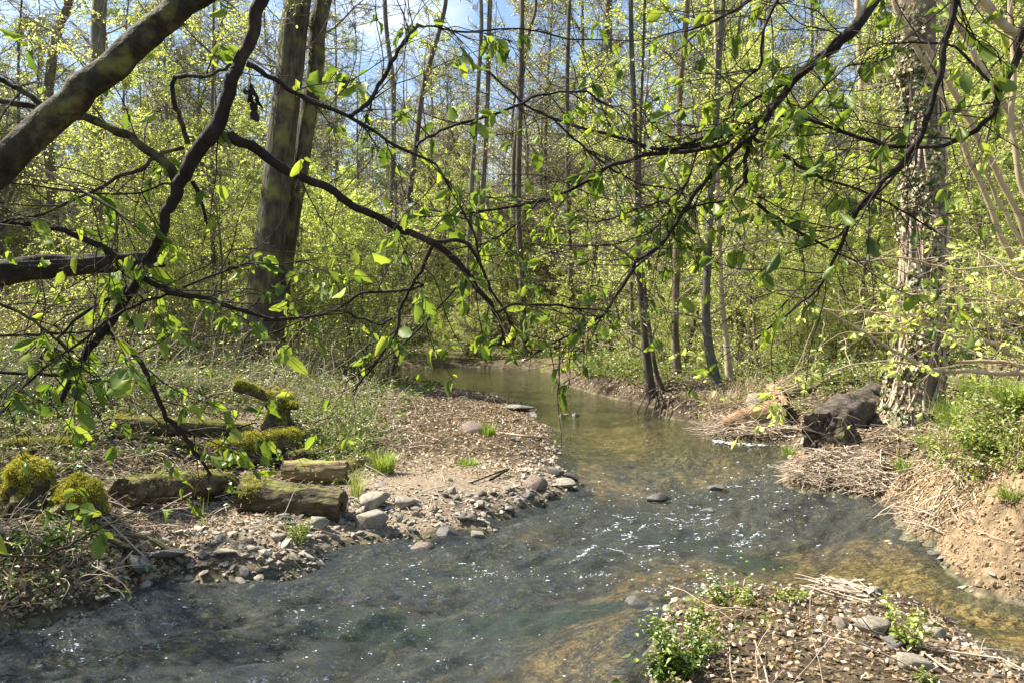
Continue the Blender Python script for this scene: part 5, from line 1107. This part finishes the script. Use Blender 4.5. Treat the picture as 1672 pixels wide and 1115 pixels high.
sub('s3b', [(84,180,11),(40,152,11),(0,130,10),(-100,100,8)], 1.97, 1.95, mat='bark_limb', root=HL)
sub('s4', [(306,236,10),(296,200,10),(286,165,9),(284,126,9),(330,127,7),(368,112,6),(390,98,4)], 2.1, 2.0, mat='bark_limb', root=HL)
sub('s5', [(315,298,8),(328,332,7),(343,376,3)], 2.1, 2.1, **h)
sub('s6', [(300,242,8),(262,252,8),(228,276,8),(190,290,7),(130,325,6),(60,352,6),(0,362,5),(-80,380,4)], 2.1, 1.9, mat='bark_limb', root=HL)
sub('s7', [(55,268,5),(110,298,5),(160,325,5),(200,352,4),(235,390,4),(260,420,3)], 1.9, 2.1, mat='bark_pale', root=HL)
sub('s8', [(0,295,3),(90,310,4),(170,318,4),(230,316,4),(262,302,4),(288,300,4)], 2.0, 2.1, **h)
sub('d2', [(176,540,10),(205,566,9),(235,600,9),(252,640,9),(268,675,9),(298,706,9),(318,735,7),(345,775,5)], 2.1, 2.1, **h)
sub('d3', [(298,706,7),(330,700,5),(378,700,4),(420,690,2)], 2.1, 2.15, **h)
sub('t1', [(-40,362,8),(60,366,9),(130,386,11),(200,422,12),(232,452,11),(270,474,10),(330,486,9),(390,504,8),(440,520,6),(480,518,4),(560,512,3)], 1.95, 2.1, mat='bark_dark', root=HL)
sub('t2', [(-40,548,6),(60,545,6),(110,543,5),(165,541,4)], 2.0, 2.1, mat='bark_limb', root=HL)
sub('t3', [(222,462,8),(170,492,7),(120,525,6),(70,580,5),(30,640,4),(-20,690,3)], 2.1, 1.9, **h)
sub('t4', [(282,478,6),(240,490,6),(190,515,6),(130,560,5),(60,610,4),(-20,700,3)], 2.1, 1.9, **h)
sub('t5', [(-30,485,6),(30,510,6),(75,540,5),(120,575,4)], 1.9, 2.0, mat='bark_limb', root=HL)
sub('t6', [(300,470,5),(360,445,5),(400,430,4),(450,432,3),(520,425,2)], 2.1, 2.3, **h)
sub('t7', [(-60,905,5),(0,905,5),(70,907,5),(112,890,5),(150,868,4),(200,845,3),(268,812,2)], 1.9, 2.2, mat='bark_limb', root=HL)
sub('t8', [(-40,605,7),(40,608,7),(108,612,7)], 2.0, 2.1, mat='bark_limb', root=HL)
sub('t9', [(415,530,3),(400,560,3),(440,545,3),(500,520,3),(580,500,2)], 2.2, 2.3, **h)
main = [(limb[25:], .15), (D, .5)]+[(LP[k], w) for k, w in (('s1', .9), ('s1b', .4), ('s1c', .5), ('s1d', .7), ('s1e', .7), ('s1g', .5), ('s2', 1.2), ('s2b', .6), ('s2c', .8), ('s2d', .9), ('s3', .8), ('s3b', .5), ('s4', .3), ('s6', .9), ('s7', .8), ('s8', .6), ('d2', .9), ('d3', .5), ('t1', 1.5), ('t2', .6), ('t3', .8), ('t4', .7), ('t5', .5), ('t6', .6), ('t7', .5), ('t8', .3), ('t9', .3))]
n = dress(main, HL, 10, .22, .041, 7, dens=1.0, rmean=.5, rm=.0013); print('left fore leaves', n)
# crown of the left hazel outside the frame, so that it is a whole tree and shades the near left bank
p = smooth_path([(-2.7, 1.75, 0, .07), (-3.2, 2.0, 1.2, .06), (-4.1, 2.5, 2.3, .05), (-5.1, 3.1, 3.3, .03), (-5.8, 3.6, 4.0, .01)], 24); v, q, _ = bough_tube(p, 14, 77, .1); MB().add(v, q).build('stem', M['bark_limb'], HL)
lim, tw, lv = crown(p, np.random.default_rng(6), 24, .40, 1.8, 6, 5, 3600, .065, up=.3, br=.016, tw_r=.003); lim.build('limbs', M['twig_dark'], HL); tw.build('side_twigs', M['twig_dark'], HL); lv.build('foliage', M['leaf_deep'], HL, smooth=False)
# cluster of dead dark leaves hanging from the bough
dc = thing('withered_leaves', 'bunch of black withered leaves dangling from the dark bough', 'dead leaves', P(410, 140, 2.0)); k = 9; c = P(np.full(k, 410)+R.normal(size=k)*7, R.uniform(135, 185, k), 2.0); v, q, t_, a_, b_ = leaves_fine(c, np.tile([0, 0, -1.0], (k, 1))+R.normal(size=(k, 3))*.15, nrm(R.normal(size=(k, 3))), R.uniform(.018, .042, k), R)
v = v.copy(); MB().add(v, q, t_).build('leaves', M['bark_dark'], dc); p = bough_path([(404,100,2),(408,125,2),(411,150,2),(409,180,2)], 2.0, 2.0); v, q, _ = tubes(p[None, :, :3], p[None, :, 3], 5); MB().add(v, q).build('stalk', M['twig_dark'], dc)

# right tree: trunk outside the picture, boughs reaching in from the top right
HR = thing('hazel_tree', 'hazel reaching in from the upper right with dark arching boughs over the stream', 'tree', (3.3, 2.2, .3)); h = dict(root=HR)
A0 = P(1760, -420, 2.6)
st = smooth_path([(3.3, 2.2, -.2, .10), (3.15, 2.25, 1.0, .08), (2.75, 2.45, 2.4, .065), (*A0, .055)], 24); v, q, _ = bough_tube(st, 18, 50, .1); MB().add(v, q).build('stem', M['bark_limb'], HR)
def rsub(key, rows, Y0, Y1, mat='bark_dark', sides=9, conn=False, amp=.2):
    p = bough_path(rows, Y0, Y1, ext=[(*A0, .05), (*((A0+P(rows[0][0], rows[0][1], Y0))/2+np.array([0, 0, .06])), rows[0][2]/F*Y0/2*1.2)] if conn else None); v, q, _ = bough_tube(p, sides, len(LP)+5, amp); MB().add(v, q).build('bough', M[mat], HR); LP[key] = p; return p
rsub('r1', [(1500,-110,36),(1426,0,27),(1396,45,25),(1350,85,22),(1300,130,19),(1266,176,16),(1238,202,12),(1180,222,9),(1112,243,8),(1070,244,7),(1000,222,6),(950,210,5),(900,193,5),(855,170,4),(800,120,3),(750,92,2)], 2.6, 2.7, conn=True, sides=14)
rsub('r2', [(1235,203,9),(1190,232,8),(1140,246,8),(1052,254,8),(990,275,7),(968,292,7),(920,315,6),(880,330,6),(810,343,5),(740,348,4),(690,341,3)], 2.6, 2.8, **{})
rsub('r3', [(1250,196,10),(1222,235,9),(1217,290,8),(1232,328,7),(1285,368,6),(1340,398,5),(1400,430,3)], 2.6, 2.7)
rsub('r3b', [(1216,296,5),(1190,325,5),(1140,335,4),(1120,345,4),(1080,372,3)], 2.65, 2.8)
rsub('r4', [(1232,226,7),(1280,255,7),(1340,290,6),(1400,308,5),(1470,342,4),(1530,380,3)], 2.6, 2.7)
rsub('r8', [(1730,-50,15),(1666,50,14),(1660,100,13),(1632,148,12),(1622,186,11),(1592,214,9),(1545,238,8),(1450,238,8),(1390,221,7),(1310,193,6),(1258,190,4)], 2.3, 2.5, conn=True)
rsub('r8b', [(1632,150,6),(1560,76,5),(1500,70,4),(1450,72,3)], 2.35, 2.4)
rsub('r6', [(1585,-70,17),(1558,0,15),(1546,60,14),(1535,120,14),(1516,180,13),(1500,230,11),(1455,284,10),(1410,330,8),(1385,372,7),(1362,425,6),(1340,466,5),(1290,510,4),(1230,556,3)], 2.1, 2.5, conn=True)
rsub('r6b', [(1500,235,6),(1450,300,5),(1400,345,5),(1370,385,4),(1310,405,3)], 2.3, 2.5)
rsub('r7', [(1290,-60,8),(1225,0,7),(1170,34,5),(1120,52,3)], 2.6, 2.7, conn=True)
rsub('r9', [(1330,-60,7),(1270,0,6),(1246,55,5),(1240,110,5),(1205,140,4),(1190,180,3)], 2.5, 2.6, conn=True)
rsub('r10', [(1218,228,8),(1160,285,8),(1115,345,8),(1088,392,7),(1040,428,7),(1012,475,6),(990,510,6),(948,536,5),(900,562,4),(858,588,3)], 2.6, 2.9)
rsub('r10b', [(1112,348,5),(1080,330,4),(1030,345,4),(990,360,3),(930,365,2)], 2.75, 2.9)
rsub('r11', [(880,328,4),(850,360,4),(820,385,3),(780,400,3),(720,410,2)], 2.7, 2.8)
rsub('r12', [(1040,428,4),(1000,400,4),(950,402,3),(860,398,2)], 2.7, 2.9)
rsub('r13', [(1140,246,4),(1120,300,4),(1090,350,4),(1060,380,3),(1000,400,3),(930,405,2)], 2.7, 2.9)
rsub('r14', [(1300,190,5),(1330,160,4),(1380,110,4),(1440,100,3),(1490,70,2)], 2.55, 2.5)
rsub('r15', [(900,190,4),(940,230,4),(990,270,4),(1040,300,3),(1100,310,3),(1150,330,2)], 2.7, 2.9)
rsub('r16', [(1370,60,7),(1340,95,6),(1290,132,6),(1210,176,6),(1150,225,6),(1112,238,5)], 2.58, 2.66)
wts = dict(r1=2.2, r2=1.6, r3=1.0, r3b=.9, r4=1.1, r8=1.6, r8b=.6, r6=1.8, r6b=.6, r7=.9, r9=1.0, r10=1.8, r10b=.8, r11=.8, r12=.6, r13=1.0, r14=.7, r15=1.0, r16=.6)
dress([(LP[k][10:], w) for k, w in wts.items()], HR, 6, .42, .04, 18, dens=.15, upb=.35, rmean=.5, rm=.0013)
n = dress([(LP[k], .8) for k in ('s1', 's2', 's2d', 's2b', 't1', 't3', 't4', 's6')], HL, 9, .36, .04, 19, dens=.12, upb=.3, rmean=.5, rm=.0012)
n = dress([(LP[k][12 if k in ('r1', 'r8', 'r6', 'r7', 'r9') else 0:], w) for k, w in wts.items()], HR, 13, .30, .044, 8, dens=.8, rmean=.45, rm=.0015); print('right fore leaves', n)
p = st[8:]; lim, tw, lv = crown(st, np.random.default_rng(16), 14, .6, 1.4, 5, 5, 900, .06, up=.6, br=.014, tw_r=.003); 

# pale sunlit hazel stems at the right
HB = thing('hazel_bush', 'sunlit hazel clump at right with pale slanting stems and yellow-green leaves', 'bush', hit1(1800, 640) if False else (5.6, 6.0, 1.2)); BP = []
base = np.array([5.3, 5.7, 1.1])
def pale(rows, Y0, Y1, ext=True, sides=9, amp=.08):
    e = None
    if ext: e = [(*(base+R.normal(size=3)*[.15, .15, 0]-[0, 0, .3]), .035), ]
    rows = [(a_, b_, c_*.72) for a_, b_, c_ in rows]; rr = rows[::-1] if ext else rows
    p = bough_path(rr, Y0, Y1, 1.0, ext=e); v, q, _ = bough_tube(p, sides, len(BP)+9, amp); MB().add(v, q).build('stem', M['bark_pale'], HB); BP.append(p); return p
pale([(1420,-120,12),(1455,-20,14),(1482,60,15),(1510,72,16),(1545,132,16),(1580,192,16),(1612,255,17),(1655,335,18),(1700,420,20)], 5.2, 5.0)
pale([(1480,-100,12),(1530,0,14),(1572,52,14),(1602,112,15),(1640,172,15),(1700,260,18)], 5.4, 5.2)
pale([(1560,-60,24),(1604,0,26),(1640,42,26),(1668,62,26),(1740,130,30)], 4.6, 4.5)
pale([(1640,-80,12),(1655,60,14),(1652,200,14),(1668,300,15),(1720,420,16)], 4.9, 4.8)
pale([(1470,40,10),(1520,120,12),(1570,230,13),(1600,300,14),(1650,420,15),(1710,520,18)], 5.6, 5.3)
pale([(1600,260,8),(1630,330,9),(1672,400,11),(1730,480,14)], 5.0, 4.9)
pale([(1508,602,12),(1580,606,13),(1672,610,14),(1760,612,17),(1850,600,20)], 4.6, 4.8)
pale([(1240,452,3),(1300,482,5),(1360,512,6),(1430,556,8),(1512,602,10)], 4.6, 4.6, ext=False)
pale([(1200,692,2),(1240,657,3),(1310,626,4),(1380,598,4),(1440,590,5),(1500,594,6)], 4.7, 4.6, ext=False)
pale([(1380,542,3),(1450,545,4),(1540,548,6),(1610,556,8),(1650,578,11),(1720,592,13)], 4.8, 4.8)
pale([(1560,590,7),(1625,590,11),(1700,605,13)], 4.9, 4.9)
pale([(1560,470,4),(1600,520,5),(1630,560,6),(1650,580,7)], 4.8, 4.8, ext=False)
tw_paths = [(p_, 1.0) for p_ in BP]
LBr = [[(1380,505,2),(1440,512,3),(1520,498,3),(1600,505,4),(1700,520,5)], [(1400,470,2),(1480,480,3),(1560,486,4),(1700,500,5)], [(1370,560,2),(1430,535,3),(1500,525,3),(1600,540,4)], [(1400,430,2),(1470,420,3),(1560,440,4),(1700,430,5)], [(1580,400,3),(1620,430,3),(1700,470,4)], [(1180,650,1.5),(1210,660,2),(1250,640,2),(1290,632,3)]]
LBp = [bough_path(r, 4.9, 4.7) for r in LBr]
for p_ in LBp: v, q, _ = tubes(p_[None, :, :3], p_[None, :, 3], 6); MB().add(v, q).build('branch', M['bark_pale'], HB)
n = dress([(p_, .6 if i_ < 6 else .25) for i_, p_ in enumerate(BP)]+[(p_, 1.6) for p_ in LBp], HB, 14, .38, .042, 9, dens=.62, mat='leaf_spring', tmat='bark_pale', rmean=.62, rm=.0018, leafper=3.2, droop=.35); print('right bush leaves', n)
n = dress([(BP[7][4:], .6), (BP[8], 1.8)]+[(p_, 1.6) for p_ in LBp[:3]], HB, 11, .13, .036, 10, dens=.9, mat='leaf_spring', tmat='bark_pale', rmean=.75, rm=.0012, leafper=3.2, droop=.2)
print('faces', sum(len(o.data.polygons) for o in bpy.data.objects if o.type == 'MESH'))
